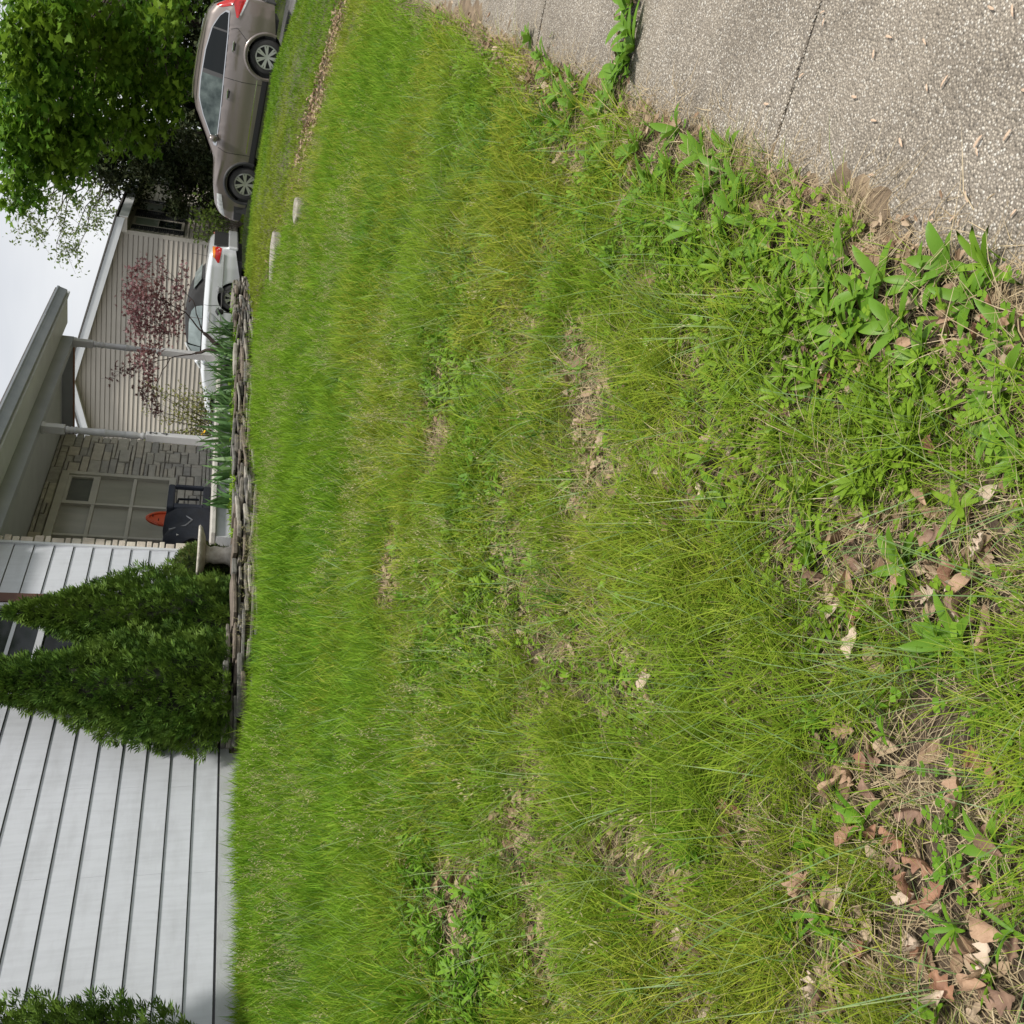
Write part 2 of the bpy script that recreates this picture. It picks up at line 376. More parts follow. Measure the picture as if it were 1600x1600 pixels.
# return stones beside the siding corner, bright light there put into the paler colour
pale = [simple('lit_return_stone', c1, .9, c2, 12, .5, 50) for c1, c2 in [((.46, .42, .355), (.58, .53, .45)), ((.40, .35, .295), (.54, .48, .41))]]
rw = MB().box((W1 + .014, .03, -.45), (W1 + .06, SW_Y, 2.22)).build('return_wall', mortar, house)
z = -.4
while z < 2.14:
    hh = random.choice([.07, .085, .11, .14]); dep = random.uniform(.12, .17); m = MB(); g = .006
    x1 = W1 + .012 + dep; x0 = W1 + .013
    m.add([(x0, -.004, z + g), (x1 - .03, -.034, z + g), (x1, .02, z + g + .015), (x1, .5, z + g + .015), (x0, .5, z + g),
           (x0, -.004, z + hh - g), (x1 - .03, -.034, z + hh - g), (x1, .02, z + hh - g - .015), (x1, .5, z + hh - g - .015), (x0, .5, z + hh - g)],
          [(4, 3, 2, 1, 0), (5, 6, 7, 8, 9), (0, 1, 6, 5), (1, 2, 7, 6), (2, 3, 8, 7), (3, 4, 9, 8), (4, 0, 5, 9)])
    m.build('stone', random.choice(pale), rw, bevel=.008); z += hh
# porch window
grey_frame = simple('porch_window_frame', (.44, .43, .375), .6, (.36, .35, .31), 3)
curt = simple('curtained_glass', (.215, .21, .175), .22, (.29, .285, .235), 3, stretch=(1, 1, .3)); screen = simple('window_screen', (.06, .065, .055), .5, (.085, .09, .075), 6)
pw = MB().box((WX0 - .02, SW_Y - .07, WZ0 - .06), (WX1 + .02, SW_Y + .05, WZ0 + .04)).box((WX0 - .02, SW_Y - .06, WZ1 - .09), (WX1 + .02, SW_Y + .05, WZ1 + .02)).box((WX0 - .02, SW_Y - .06, WZ0 + .04), (WX0 + .07, SW_Y + .05, WZ1 - .09)).box((WX1 - .07, SW_Y - .06, WZ0 + .04), (WX1 + .02, SW_Y + .05, WZ1 - .09)).build('porch_window', grey_frame, house)
xs = [WX0 + .07, 12.93, 13.84, WX1 - .07]; zs = [WZ0 + .04, .93, 1.47, WZ1 - .09]
for x in xs[1:3]: MB().box((x - .025, SW_Y - .045, zs[0]), (x + .025, SW_Y + .04, zs[3])).build('mullion', grey_frame, pw)
for i in range(3):
    a, b = xs[i] + (.025 if i else 0), xs[i + 1] - (.025 if i < 2 else 0)
    for z in zs[1:3]: MB().box((a, SW_Y - .040, z - .025), (b, SW_Y + .035, z + .025)).build('muntin', grey_frame, pw)
    for j in range(3):
        c, d = zs[j] + (.025 if j else 0), zs[j + 1] - (.025 if j < 2 else 0)
        dark = (i == 2 and j == 2)
        MB().box((a, SW_Y + .0, c), (b, SW_Y + .008, d)).build('pane', screen if dark else curt, pw)
        if dark:
            t = .05; y0 = SW_Y - .035
            MB().box((a, y0, c), (a + t, SW_Y - .001, d)).box((b - t, y0, c), (b, SW_Y - .001, d)).box((a + t, y0, d - t), (b - t, SW_Y - .001, d)).box((a + t, y0, c), (b - t, SW_Y - .001, c + t)).build('sash', grey_frame, pw)
# body behind, roof, eaves
MB().box((W0, .13, -.7), (W1 - .02, 9, 2.2)).build('inner_wall', backing, house)
MB().box((W1 + .07, SW_Y + .22, -.7), (SX1 - .04, 9, 2.2)).build('inner_wall', backing, house)
EY, RX1, JOG = -.60, 17.02, 10.0      # unseen eave over the siding shortened to keep its shadow off the wall
for ey, xa, xb in ((-.22, W0, JOG - .002), (EY, JOG, RX1)):
    za = 2.43 + (ey - EY) * .30
    MB().prism([(xa, ey - .04, za - .045), (xa, ey - .04, za), (xa, 4.5, 3.97), (xa, 9.4, 2.43), (xa, 9.4, 2.385), (xa, 4.5, 3.92)], (xb - xa + (.05 if xb == RX1 else 0), 0, 0)).build('roof', shingle, house)
    MB().box((xa, ey, 2.235), (xb - .02, -.075, 2.25)).build('soffit', soffit_m, house)
    MB().box((xa, ey - .022, 2.20), (xb, ey - .002, za - .03)).build('fascia', white_trim, house)
    g = [(ey - .024, 2.225), (ey - .024, 2.365), (ey - .135, 2.375), (ey - .135, 2.35), (ey - .120, 2.33), (ey - .085, 2.225)]
    MB().prism([(xa, y, z) for y, z in g], (xb - xa - .12, 0, 0)).build('gutter', gutter_m, house)
MB().box((W0, -.074, 2.235), (W1, -.004, 2.25)).build('soffit', soffit_m, house)
MB().box((JOG - .001, EY - .02, 2.20), (JOG + .02, -.222, 2.41)).build('added_jog_board', white_trim, house)  # added board closing the invented step between the eaves
MB().prism([(RX1, EY, 2.20), (RX1, EY, 2.40), (RX1, 4.5, 3.93), (RX1, 9.3, 2.40), (RX1, 9.3, 2.20), (RX1, 4.5, 3.75)], (.025, 0, 0)).build('rake_board', gutter_m, house)
MB().box((W1 + .02, -.07, 2.06), (16.42, .05, 2.30)).build('front_beam', beam_m, house)
MB().box((16.29, .052, 2.06), (16.41, SW_Y + .2, 2.30)).build('side_beam', beam_m, house)
MB().box((16.285, .06, 2.045), (16.415, SW_Y + .2, 2.057)).build('beam_trim', simple('rusty_trim', (.30, .12, .06), .8, (.2, .1, .06), 9), house)
MB().box((W1 + .02, .052, 2.225), (16.28, SW_Y - .001, 2.24)).build('porch_ceiling', ceil_m, house)
MB().box((W1 + .125, -.16, -.62), (16.62, SW_Y, -.26)).build('porch_base', founda, house)
MB().box((W1 + .125, -.22, -.256), (16.68, SW_Y - .001, -.20)).build('porch_floor', concrete, house, bevel=.01)
post_m = simple('post_paint', (.50, .50, .51), .45, (.43, .43, .44), 5)
for px in (13.15, 16.35):
    s = .056; y = 0.0; m = MB()
    m.box((px - s, y - s, -.198), (px + s, y + s, .72))
    ps = m.build('porch_post', post_m, house, bevel=.008)
    MB().box((px - s, y - s, 1.76), (px + s, y + s, 2.059)).build('post_head', post_m, ps, bevel=.008)
    prof = [(.030, .715), (.052, .74), (.055, .76), (.042, .785), (.038, .80), (.050, .84), (.054, .90), (.050, .97), (.043, .985), (.052, 1.0), (.043, 1.015), (.044, 1.08), (.049, 1.2), (.052, 1.24), (.057, 1.25), (.057, 1.265), (.051, 1.275), (.049, 1.45), (.046, 1.56), (.043, 1.60), (.055, 1.615), (.055, 1.63), (.042, 1.645), (.045, 1.66), (.054, 1.68), (.040, 1.70), (.052, 1.72), (.054, 1.745), (.030, 1.765)]
    MB().lathe(prof, (px, y, 0), 18).build('turned_shaft', post_m, ps, smooth=True)
    MB().box((px - .075, y - .075, -.198), (px + .075, y + .075, -.15)).build('post_base', post_m, ps)
    MB().box((px - .07, y - .062, 2.02), (px + .07, y + .062, 2.057)).build('post_cap', post_m, ps)
    if px < 14:   # dark numerals 2 and 4 fixed one above the other
        ink = simple('black_numeral', (.03, .03, .03), .4); yn = y - s - .006
        two = [(-.026, .045), (-.022, .062), (-.006, .072), (.014, .068), (.024, .050), (.018, .030), (-.004, .008), (-.024, -.012), (.028, -.012)]
        MB().tube([(px + a, yn, .60 + b) for a, b in two], .0065, 5).build('numeral', ink, ps)
        MB().tube([(px + .012, yn, .43), (px + .012, yn, .515), (px - .028, yn, .455), (px + .030, yn, .455)], .0065, 5).build('numeral', ink, ps)

# ------------------------------------------------------------------ neighbour's house
nb = thing('neighbour_house', (30, 4, -.6), 'beige vinyl sided house with white gable trim beyond the driveway', 'house')
beige = simple('beige_vinyl', (.50, .455, .39), .5, (.44, .40, .345), 1.2)
NX, NY, PY, PZ, EZ = 28.0, 1.36, 5.78, 3.42, 2.30
def gz(y): return PZ - abs(y - PY) * (PZ - EZ) / (PY - NY)
ex = .127
m = MB()
for k in range(40):
    z0 = -.62 + ex * k
    if z0 > PZ + .05: break
    t = PY - NY if z0 < EZ - .1 else (PY - NY) * max(.02, PZ - z0 + .06) / (PZ - EZ)
    y0, y1 = PY - t, PY + t
    a = [(NX - .034, z0 + .014), (NX - .010, z0 + ex), (NX + .02, z0 + ex + .014), (NX + .02, z0 + .014)]
    m.prism([(x, y0, z) for x, z in a], (0, y1 - y0, 0))
m.build('gable_siding', beige, nb)
m = MB()
wins = [(28.58, 29.42), (30.22, 31.06), (34.0, 34.9), (36.6, 38.4)]
for k in range(24):
    z0 = -.62 + ex * k
    if z0 + ex > EZ: break
    a = [(NY - .034, z0 + .014), (NY - .010, z0 + ex), (NY + .02, z0 + ex + .014), (NY + .02, z0 + .014)]
    m.prism([(NX + .06, y, z) for y, z in a], (13.9, 0, 0))
m.build('front_siding', beige, nb)
beige_trim = simple('beige_trim', (.50, .46, .40), .5)
MB().box((NX - .035, NY - .035, -.62), (NX + .055, NY + .07, EZ + .02)).build('corner_trim', beige_trim, nb)
MB().box((NX + .03, NY + .03, -.65), (NX + 14, PY * 2 - NY, EZ)).prism([(NX + .03, NY + .03, EZ), (NX + .03, PY * 2 - NY, EZ), (NX + .03, PY, PZ - .05)], (13.9, 0, 0)).build('inner_wall', beige, nb)
rk = simple('white_rake', (.66, .68, .70), .4, (.60, .62, .64), 2)
sl = (PZ - EZ) / (PY - NY); OV = .42
for sgn in (-1, 1):
    ye = PY + sgn * (PY - NY + OV); ze = EZ + .06 - sl * OV; zt = PZ + .06
    MB().prism([(NX - .30, PY, zt - .02), (NX - .30, PY, zt + .20), (NX - .30, ye, ze + .20), (NX - .30, ye, ze)], (.03, 0, 0)).build('rake_board', rk, nb)
    MB().prism([(NX - .269, PY, zt + .0), (NX - .269, PY, zt + .02), (NX - .269, ye, ze + .02), (NX - .269, ye, ze)], (.30, 0, 0)).build('rake_soffit', beige_trim, nb)
    MB().prism([(NX - .32, PY, zt + .205), (NX - .32, PY, zt + .245), (NX - .32, ye - sgn * -.03, ze + .245), (NX - .32, ye - sgn * -.03, ze + .205)], (14.6, 0, 0)).build('roof_plane', shingle, nb)
MB().box((NX - .268, NY - OV - .02, EZ - .10), (NX + .04, NY - .04, EZ + .08)).build('eave_return', beige_trim, nb)
MB().box((NX + .045, NY - OV, EZ - .03), (NX + 14, NY - .03, EZ - .01)).build('eave_soffit', beige_trim, nb)
MB().box((NX - .268, NY - OV - .04, EZ - .12), (NX + 14, NY - OV - .02, EZ + .10)).build('fascia', rk, nb)
black_m = simple('shutter_black', (.018, .019, .021), .5)
curt2 = simple('curtain_behind_glass', (.30, .34, .28), .3, (.18, .22, .17), 5)
for x0, x1 in wins:
    z0, z1 = .80, 2.14
    wn_ = MB().box((x0, NY - .06, z0), (x0 + .06, NY + .02, z1)).box((x1 - .06, NY - .06, z0), (x1, NY + .02, z1)).box((x0 + .06, NY - .06, z1 - .07), (x1 - .06, NY + .02, z1)).box((x0 + .06, NY - .06, z0), (x1 - .06, NY + .02, z0 + .07)).build('window', beige_trim, nb)
    zm = z0 + .70
    MB().box((x0 + .06, NY - .045, zm), (x1 - .06, NY - .03, z1 - .07)).build('pane', curt2, wn_)
    MB().box((x0 + .06, NY - .045, z0 + .07), (x1 - .06, NY - .03, zm - .03)).build('pane', glass_dark, wn_)
    MB().box((x0 + .06, NY - .05, zm - .03), (x1 - .06, NY - .028, zm)).build('meeting_rail', beige_trim, wn_)
    for a, b in ((x0 - .36, x0 - .02), (x1 + .02, x1 + .36)):
        sh = MB().box((a, NY - .055, z0 - .03), (a + .05, NY - .02, z1)).box((b - .05, NY - .055, z0 - .03), (b, NY - .02, z1)).box((a + .05, NY - .055, z1 - .06), (b - .05, NY - .02, z1)).box((a + .05, NY - .055, z0 - .03), (b - .05, NY - .02, z0 + .04)).box((a + .05, NY - .055, 1.45), (b - .05, NY - .02, 1.51)).build('shutter', black_m, nb)
        m = MB(); z = z0 + .05
        while z < z1 - .08:
            m.prism([(a + .05, NY - .05, z), (a + .05, NY - .045, z), (a + .05, NY - .022, z + .05), (a + .05, NY - .027, z + .05)], (b - a - .1, 0, 0)); z += .055
        m.build('louvres', black_m, sh)

# driveway between the lots
drive_m = simple('driveway_asphalt', (.10, .098, .095), .95, (.15, .145, .14), 7, .5, 120, kind='World')
ys = np.linspace(-9.2, 9, 40); m = MB(); vs = []
for y in ys:
    z = float(drive_z(y)); vs += [(DRIVE_X0, y, z - .10), (DRIVE_X0, y, z), (DRIVE_X1, y, z), (DRIVE_X1, y, z - .10)]
fs = []
for i in range(len(ys) - 1):
    for k in range(3): fs.append((4 * i + k, 4 * i + 4 + k, 4 * i + 5 + k, 4 * i + 1 + k))
m.add(vs, fs); tag(m.build('driveway', drive_m, None, smooth=False), 'dark asphalt driveway rising between the two houses', kind='structure')

# ------------------------------------------------------------------ cars
rubber = simple('tyre_rubber', (.018, .018, .018), .8, (.028, .027, .026), 20)
alloy = simple('alloy', (.58, .58, .57), .28, metal=.85)
dark_pl = simple('dark_plastic', (.025, .025, .027), .6)
seam_m = simple('panel_gap', (.012, .012, .012), .8)
tint_glass = simple('tinted_glass', (.008, .010, .011), .04, spec=.25)
clear_glass = simple('pale_glass', (.26, .31, .31), .06, (.12, .15, .15), 2.5, spec=.7)
reflect_glass = simple('reflection_mottled_glass', (.10, .125, .12), .05, (.02, .03, .03), 3.5, spec=.4)  # mottled grey green stands in for reflections in the near front window
chrome = simple('chrome', (.6, .6, .6), .12, metal=1)
red_lamp = simple('red_lamp', (.50, .012, .012), .15, (.30, .01, .01), 20, coat=.6)
amber_lamp = simple('amber_lamp', (.70, .22, .02), .15, coat=.6)
clear_lamp = simple('clear_lamp', (.62, .63, .64), .08, (.35, .36, .37), 18, coat=.8)
def put(mb, name, mat, parent, smooth=False, bevel=0, sub=False):
    o = bpy.data.objects.new(name, mb.mesh(name, mat, smooth)); COL.objects.link(o); o.parent = parent
    if bevel: b = o.modifiers.new('bevel', 'BEVEL'); b.width = bevel; b.segments = 2; b.limit_method = 'ANGLE'
    return o
class Car:
    """body shape given by side outline (top line, sill) and plan width; local +y is forward"""
    def __init__(s, top, plan, belt, wb, r, sill, tumble=.34, wheel_w=.22):
        s.top, s.plan, s.belt, s.wb, s.r, s.sill, s.tumble, s.ww = top, plan, belt, wb, r, sill, tumble, wheel_w
    def zt(s, y): return float(np.interp(y, *zip(*s.top)))
    def W(s, y): return float(np.interp(y, *zip(*s.plan)))
    def zb(s, y):
        z = s.sill + max(0, abs(y - s.wb / 2) - s.wb / 2 - .5) * .22
        for c in (0, s.wb):
            d = abs(y - c); R = s.r + .065
            if d < R: z = max(z, s.r + math.sqrt(R * R - d * d) - .02)
        return z
    def zbelt(s, y): return float(np.interp(y, *zip(*s.belt)))
    def x(s, y, z, zt=None):
        zt = s.zt(y) if zt is None else zt; w = s.W(y); b = s.zbelt(y)
        x = w - .05 * max(0, (.72 - z) / .5) ** 2 - .015 * max(0, (z - .72) / .3) ** 2
        # shoulder crease
        x += .012 * math.exp(-((z - b + .13) / .035) ** 2) - .010 * math.exp(-((z - .52) / .08) ** 2)
        if z > b: x -= s.tumble * (z - b) + .015
        e = zt - z; R = .12
        if e < R: x -= R * .95 * (1 - math.sqrt(max(0, 1 - (1 - e / R) ** 2)))
        return x
    def body(s, mat, parent, n=150, name='body'):
        ys = np.linspace(s.top[0][0], s.top[-1][0], n); ts = np.concatenate([np.linspace(0, .8, 16), 1 - .2 * (1 - np.linspace(0, 1, 9)[1:]) ** 1.6]); nT = len(ts); V = []; cr = 5
        for y in ys:
            zt, zb = s.zt(y), min(s.zb(y), s.zt(y) - .05); ring = [(-s.x(y, zb + (zt - zb) * t, zt), y, zb + (zt - zb) * t) for t in ts]
            xe = ring[-1][0]
            mid = [(xe + (-2 * xe) * k / (cr + 1), y, zt + .022 * math.sin(math.pi * k / (cr + 1))) for k in range(1, cr + 1)]
            V += ring + mid + [(-p[0], p[1], p[2]) for p in ring[::-1]]
        m = 2 * nT + cr; F = [(i * m + k, i * m + k + 1, (i + 1) * m + k + 1, (i + 1) * m + k) for i in range(n - 1) for k in range(m - 1)]
        F += [tuple(range(m)), tuple((n - 1) * m + k for k in range(m))[::-1]]
        return put(MB().add(V, F), name, mat, parent, smooth=True)
    def patch(s, name, mat, parent, lo, hi, off=.006, side=-1, rows=5, n=26):
        """panel lying on the car side between lower and upper outlines [(y, z)]"""
        ys = np.linspace(max(lo[0][0], hi[0][0]), min(lo[-1][0], hi[-1][0]), n); V = []
        for y in ys:
            a, b = float(np.interp(y, *zip(*lo))), float(np.interp(y, *zip(*hi)))
            for k in range(rows):
                z = a + (b - a) * k / (rows - 1); V.append((side * (s.x(y, z) + off), y, z))
        F = [(i * rows + k, i * rows + k + 1, (i + 1) * rows + k + 1, (i + 1) * rows + k) for i in range(n - 1) for k in range(rows - 1)]
        return put(MB().add(V, F), name, mat, parent, smooth=True)
    def line(s, name, mat, parent, pts, rad=.005, off=.002, side=-1, n=24):
        t = np.linspace(0, len(pts) - 1, n); yy = np.interp(t, range(len(pts)), [p[0] for p in pts]); zz = np.interp(t, range(len(pts)), [p[1] for p in pts])
        return put(MB().tube([(side * (s.x(y, z) + off), y, z) for y, z in zip(yy, zz)], rad, 4), name, mat, parent)
    def wheels(s, parent, spokes=7, rim=.235):
        for c in (0, s.wb):
            for sd in (-1, 1):
                x = sd * (s.W(c) - s.ww / 2 - .015); R, w = s.r, s.ww / 2
                wh = put(MB().lathe([(rim, -w), (R - .05, -w), (R - .012, -w * .8), (R, -w * .45), (R, w * .45), (R - .012, w * .8), (R - .05, w), (rim, w)], (x, c, s.r), 40, 'X', False), 'wheel', rubber, parent, smooth=True)
                xo = x + sd * (w - .012)
                put(MB().lathe([(rim + .005, -.02), (rim + .005, .02), (rim - .025, .02), (rim - .025, -.02)], (xo, c, s.r), 36, 'X', False), 'rim', alloy, wh, smooth=False)
                put(MB().lathe([(rim - .02, -.01), (rim - .02, .0), (.02, .0)], (xo - sd * .06, c, s.r), 30, 'X'), 'brake_disc', dark_pl, wh)
                m = MB()
                for k in range(spokes):
                    a = 2 * math.pi * (k + .25) / spokes
                    for da in (-.13, .13):
                        p0 = Vector((xo, c + .03 * math.cos(a), s.r + .03 * math.sin(a))); p1 = Vector((xo + sd * .008, c + (rim - .01) * math.cos(a + da), s.r + (rim - .01) * math.sin(a + da)))
                        d = (p1 - p0).normalized(); u = d.cross(Vector((1, 0, 0))) * .017
                        m.add([p0 - u, p0 + u, p1 + u * 1.1, p1 - u * 1.1, p0 - u + Vector((sd * .015, 0, 0)), p0 + u + Vector((sd * .015, 0, 0)), p1 + u * 1.1 + Vector((sd * .01, 0, 0)), p1 - u * 1.1 + Vector((sd * .01, 0, 0))], [(0, 1, 2, 3), (4, 5, 6, 7), (0, 1, 5, 4), (1, 2, 6, 5), (2, 3, 7, 6), (3, 0, 4, 7)])
                m.lathe([(.045, -.01), (.045, .02), (.02, .028)], (xo, c, s.r), 16, 'X')
                put(m, 'spokes', alloy, wh)
            put(MB().box((-s.W(c) + .26, c - s.r - .05, s.r - .12), (s.W(c) - .26, c + s.r + .05, s.r + s.r * .9)), 'wheel_well', dark_pl, parent)
    def underbody(s, parent):
        y0, y1 = s.top[0][0] + .25, s.top[-1][0] - .25
        put(MB().box((-s.W(.5) + .12, y0, s.sill - .03), (s.W(.5) - .12, y1, s.sill + .18)), 'underbody', dark_pl, parent)

# taupe SUV
M = Mat('taupe_metallic'); M.base(srgb(130, 121, 117)); M.p.inputs['Metallic'].default_value = .55; M.p.inputs['Roughness'].default_value = .32
M.p.inputs['Coat Weight'].default_value = .8; M.p.inputs['Coat Roughness'].default_value = .05; taupe = M.m
suv = thing('parked_suv', (22.62 + .91, -4.13, float(drive_z(-4.13))), 'taupe brown SUV parked nose up on the driveway under the maple', 'car')
suv.rotation_euler = (math.atan2(float(drive_z(-1.5) - drive_z(-4.13)), 2.63), 0, 0)
S = Car(top=[(-.99, .62), (-.97, .86), (-.93, 1.05), (-.83, 1.27), (-.68, 1.50), (-.50, 1.60), (-.2, 1.635), (.3, 1.665), (.8, 1.67), (1.15, 1.645), (1.4, 1.57), (1.8, 1.33), (2.2, 1.10), (2.32, 1.06), (2.8, 1.0), (3.2, .91), (3.4, .80), (3.5, .66), (3.54, .5)],
        plan=[(-1.0, .74), (-.92, .82), (-.7, .88), (-.2, .905), (1.3, .91), (2.6, .905), (3.0, .87), (3.3, .78), (3.54, .60)],
        belt=[(-1.0, 1.17), (-.6, 1.15), (2.0, 1.03), (2.4, 1.04), (3.6, 1.2)], wb=2.62, r=.345, sill=.26)
S.body(taupe, suv); S.wheels(suv, 7, .235); S.underbody(suv)
LOb = [(-.64, 1.215), (-.2, 1.175), (1.2, 1.10), (1.98, 1.075)]
HIb = [(-.64, 1.235), (-.5, 1.36), (-.25, 1.47), (.2, 1.535), (.8, 1.55), (1.15, 1.525), (1.45, 1.40), (1.98, 1.09)]
for sd in (-1, 1):
    S.patch('window_surround', chrome, suv, [(y, z - .022) for y, z in LOb], [(y, z + .020) for y, z in HIb], .014, sd)
    for a, b, g in ((-.60, -.27, tint_glass), (-.235, .56, tint_glass), (.645, 1.93, reflect_glass if sd < 0 else tint_glass)):
        lo = [(y, float(np.interp(y, *zip(*LOb)))) for y in np.linspace(a, b, 12)]; hi = [(y, float(np.interp(y, *zip(*HIb)))) for y in np.linspace(a, b, 12)]
        S.patch('side_window', g, suv, lo, hi, .018, sd)
    for a, b in ((-.27, -.235), (.56, .645)):
        lo = [(y, float(np.interp(y, *zip(*LOb)))) for y in (a, b)]; hi = [(y, float(np.interp(y, *zip(*HIb)))) for y in (a, b)]
        S.patch('pillar', dark_pl, suv, lo, hi, .019, sd, n=4)
    S.line('door_gap', seam_m, suv, [(.60, 1.12), (.60, .75), (.56, .36)], .005, .001, sd)
    S.line('door_gap', seam_m, suv, [(1.98, 1.07), (2.06, .85), (2.02, .36)], .005, .001, sd)
    S.line('door_gap', seam_m, suv, [(-.30, 1.17), (-.38, 1.0), (-.20, .78), (.30, .50), (.36, .36)], .005, .001, sd)
    S.patch('sill_cladding', dark_pl, suv, [(.42, .262), (2.2, .262)], [(.42, .36), (2.2, .36)], .006, sd)
    S.patch('door_strip', chrome, suv, [(.48, .455), (1.98, .425)], [(.48, .475), (1.98, .445)], .010, sd, rows=3)
    for y in (-.12, .80):
        z = 1.03 - (y + .1) * .03
        hd = put(MB().tube([(sd * (S.x(y, z) + .012), y, z), (sd * (S.x(y, z) + .035), y + .03, z), (sd * (S.x(y, z) + .035), y + .17, z - .004), (sd * (S.x(y, z) + .012), y + .2, z - .006)], .014, 6), 'door_handle', chrome, suv)
        S.patch('handle_shade', seam_m, suv, [(y + .03, z - .05), (y + .17, z - .05)], [(y + .03, z - .015), (y + .17, z - .02)], .004, sd, rows=3, n=6)  # shade under the handle drawn as a flat black patch
    for c in (0, 2.62):
        V = []
        for k in range(25):
            a = math.pi * (-.08 + 1.16 * k / 24)
            for R, off in ((.405, .0), (.405, .022), (.465, .018), (.47, .0)):
                y, z = c + R * math.cos(a), .345 + R * math.sin(a); V.append((sd * (S.x(min(max(y, -.95), 3.5), max(z, .28)) + off), y, z))
        put(MB().add(V, [(i * 4 + k, i * 4 + k + 1, i * 4 + 5 + k, i * 4 + 4 + k) for i in range(24) for k in range(3)]), 'arch_trim', dark_pl if c else taupe, suv, smooth=True)
    x0 = S.x(1.78, 1.08)
    mm = put(MB().lathe([(.02, -.06), (.075, -.05), (.10, 0), (.085, .05), (.02, .07)], (sd * (x0 + .13), 1.82, 1.14), 14, 'Y'), 'wing_mirror', taupe, suv, smooth=True)
    put(MB().tube([(sd * x0, 1.80, 1.07), (sd * (x0 + .09), 1.83, 1.09)], .03, 6), 'mirror_arm', dark_pl, mm)
    S.patch('tail_light', red_lamp, suv, [(-.985, .90), (-.80, .94), (-.56, 1.02)], [(-.985, 1.04), (-.93, 1.08), (-.80, 1.14), (-.56, 1.05)], .010, sd, n=16)
    S.patch('tail_light_upper', red_lamp, suv, [(-.93, 1.08), (-.74, 1.18), (-.66, 1.36)], [(-.93, 1.095), (-.80, 1.30), (-.70, 1.44), (-.66, 1.46)], .010, sd, n=10)
    S.patch('reversing_lamp', clear_lamp, suv, [(-.98, .86), (-.62, .97)], [(-.98, .90), (-.62, 1.0)], .012, sd, n=8, rows=3)
    S.patch('headlight', clear_lamp, suv, [(2.95, .80), (3.45, .66)], [(2.95, .90), (3.2, .86), (3.45, .74)], .010, sd, n=12)
    S.patch('front_bumper_trim', dark_pl, suv, [(3.16, .30), (3.5, .32)], [(3.16, .50), (3.5, .46)], .008, sd, n=10)
    put(MB().tube([(sd * .58, -.35, 1.655), (sd * .59, .3, 1.70), (sd * .59, .9, 1.70), (sd * .585, 1.2, 1.665)], .014, 6), 'roof_rail', chrome, suv)
put(MB().box((-.70, -1.02, .33), (.70, -.97, .55)), 'rear_bumper', dark_pl, suv, bevel=.02)
V = [(sx * S.x(y, S.zt(y) - .06) * .86, y - .012, S.zt(y) + .006) for y in (-.93, -.8, -.66) for sx in (-1, 1)]
put(MB().add(V, [(0, 1, 3, 2), (2, 3, 5, 4)]), 'rear_window', tint_glass, suv)
V = [(sx * (S.x(y, S.zt(y) - .06)) * .9, y + .01, S.zt(y) + .03) for y in (1.42, 1.8, 2.18) for sx in (-1, 0, 1)]
put(MB().add(V, [(0, 1, 4, 3), (1, 2, 5, 4), (3, 4, 7, 6), (4, 5, 8, 7)]), 'windscreen', tint_glass, suv)
put(MB().box((-.26, -.992, .70), (.26, -.975, .84)), 'number_plate', simple('plate_white', (.6, .6, .58), .5), suv)

# silver white convertible with black soft top
M = Mat('silver_white'); M.base((.66, .68, .70)); M.p.inputs['Metallic'].default_value = .25; M.p.inputs['Roughness'].default_value = .25; M.p.inputs['Coat Weight'].default_value = .8; M.p.inputs['Coat Roughness'].default_value = .04; silver = M.m
cz0 = float(drive_z(1.3))
cv = thing('parked_convertible', (23.2 + .88, 1.24, cz0), 'silver white convertible with a black soft top parked behind the porch bed', 'car')
Cc = Car(top=[(-1.12, .48), (-1.10, .70), (-1.04, .86), (-.95, .93), (-.4, .975), (.2, .985), (1.7, .965), (1.95, .95), (2.6, .84), (3.3, .72), (3.6, .60), (3.68, .44)],
         plan=[(-1.13, .68), (-1.0, .80), (-.7, .86), (0, .88), (2.8, .88), (3.3, .80), (3.68, .58)], belt=[(-1.2, 1.0), (4, 1.0)], wb=2.76, r=.32, sill=.22)
Cc.body(silver, cv, 140); Cc.wheels(cv, 7, .21); Cc.underbody(cv)
cloth_m = simple('black_canvas', (.014, .014, .015), .85, (.022, .022, .023), 8)
ST = Car(top=[(-.38, .985), (-.2, 1.10), (.05, 1.25), (.3, 1.335), (.7, 1.375), (1.15, 1.355), (1.32, 1.32)], plan=[(-.4, .60), (-.1, .74), (.3, .80), (1.4, .80)], belt=[(-1, .97), (4, .97)], wb=2.76, r=.01, sill=.9, tumble=.38)
ST.zb = lambda y: .95
ST.body(cloth_m, cv, 50, 'soft_top')
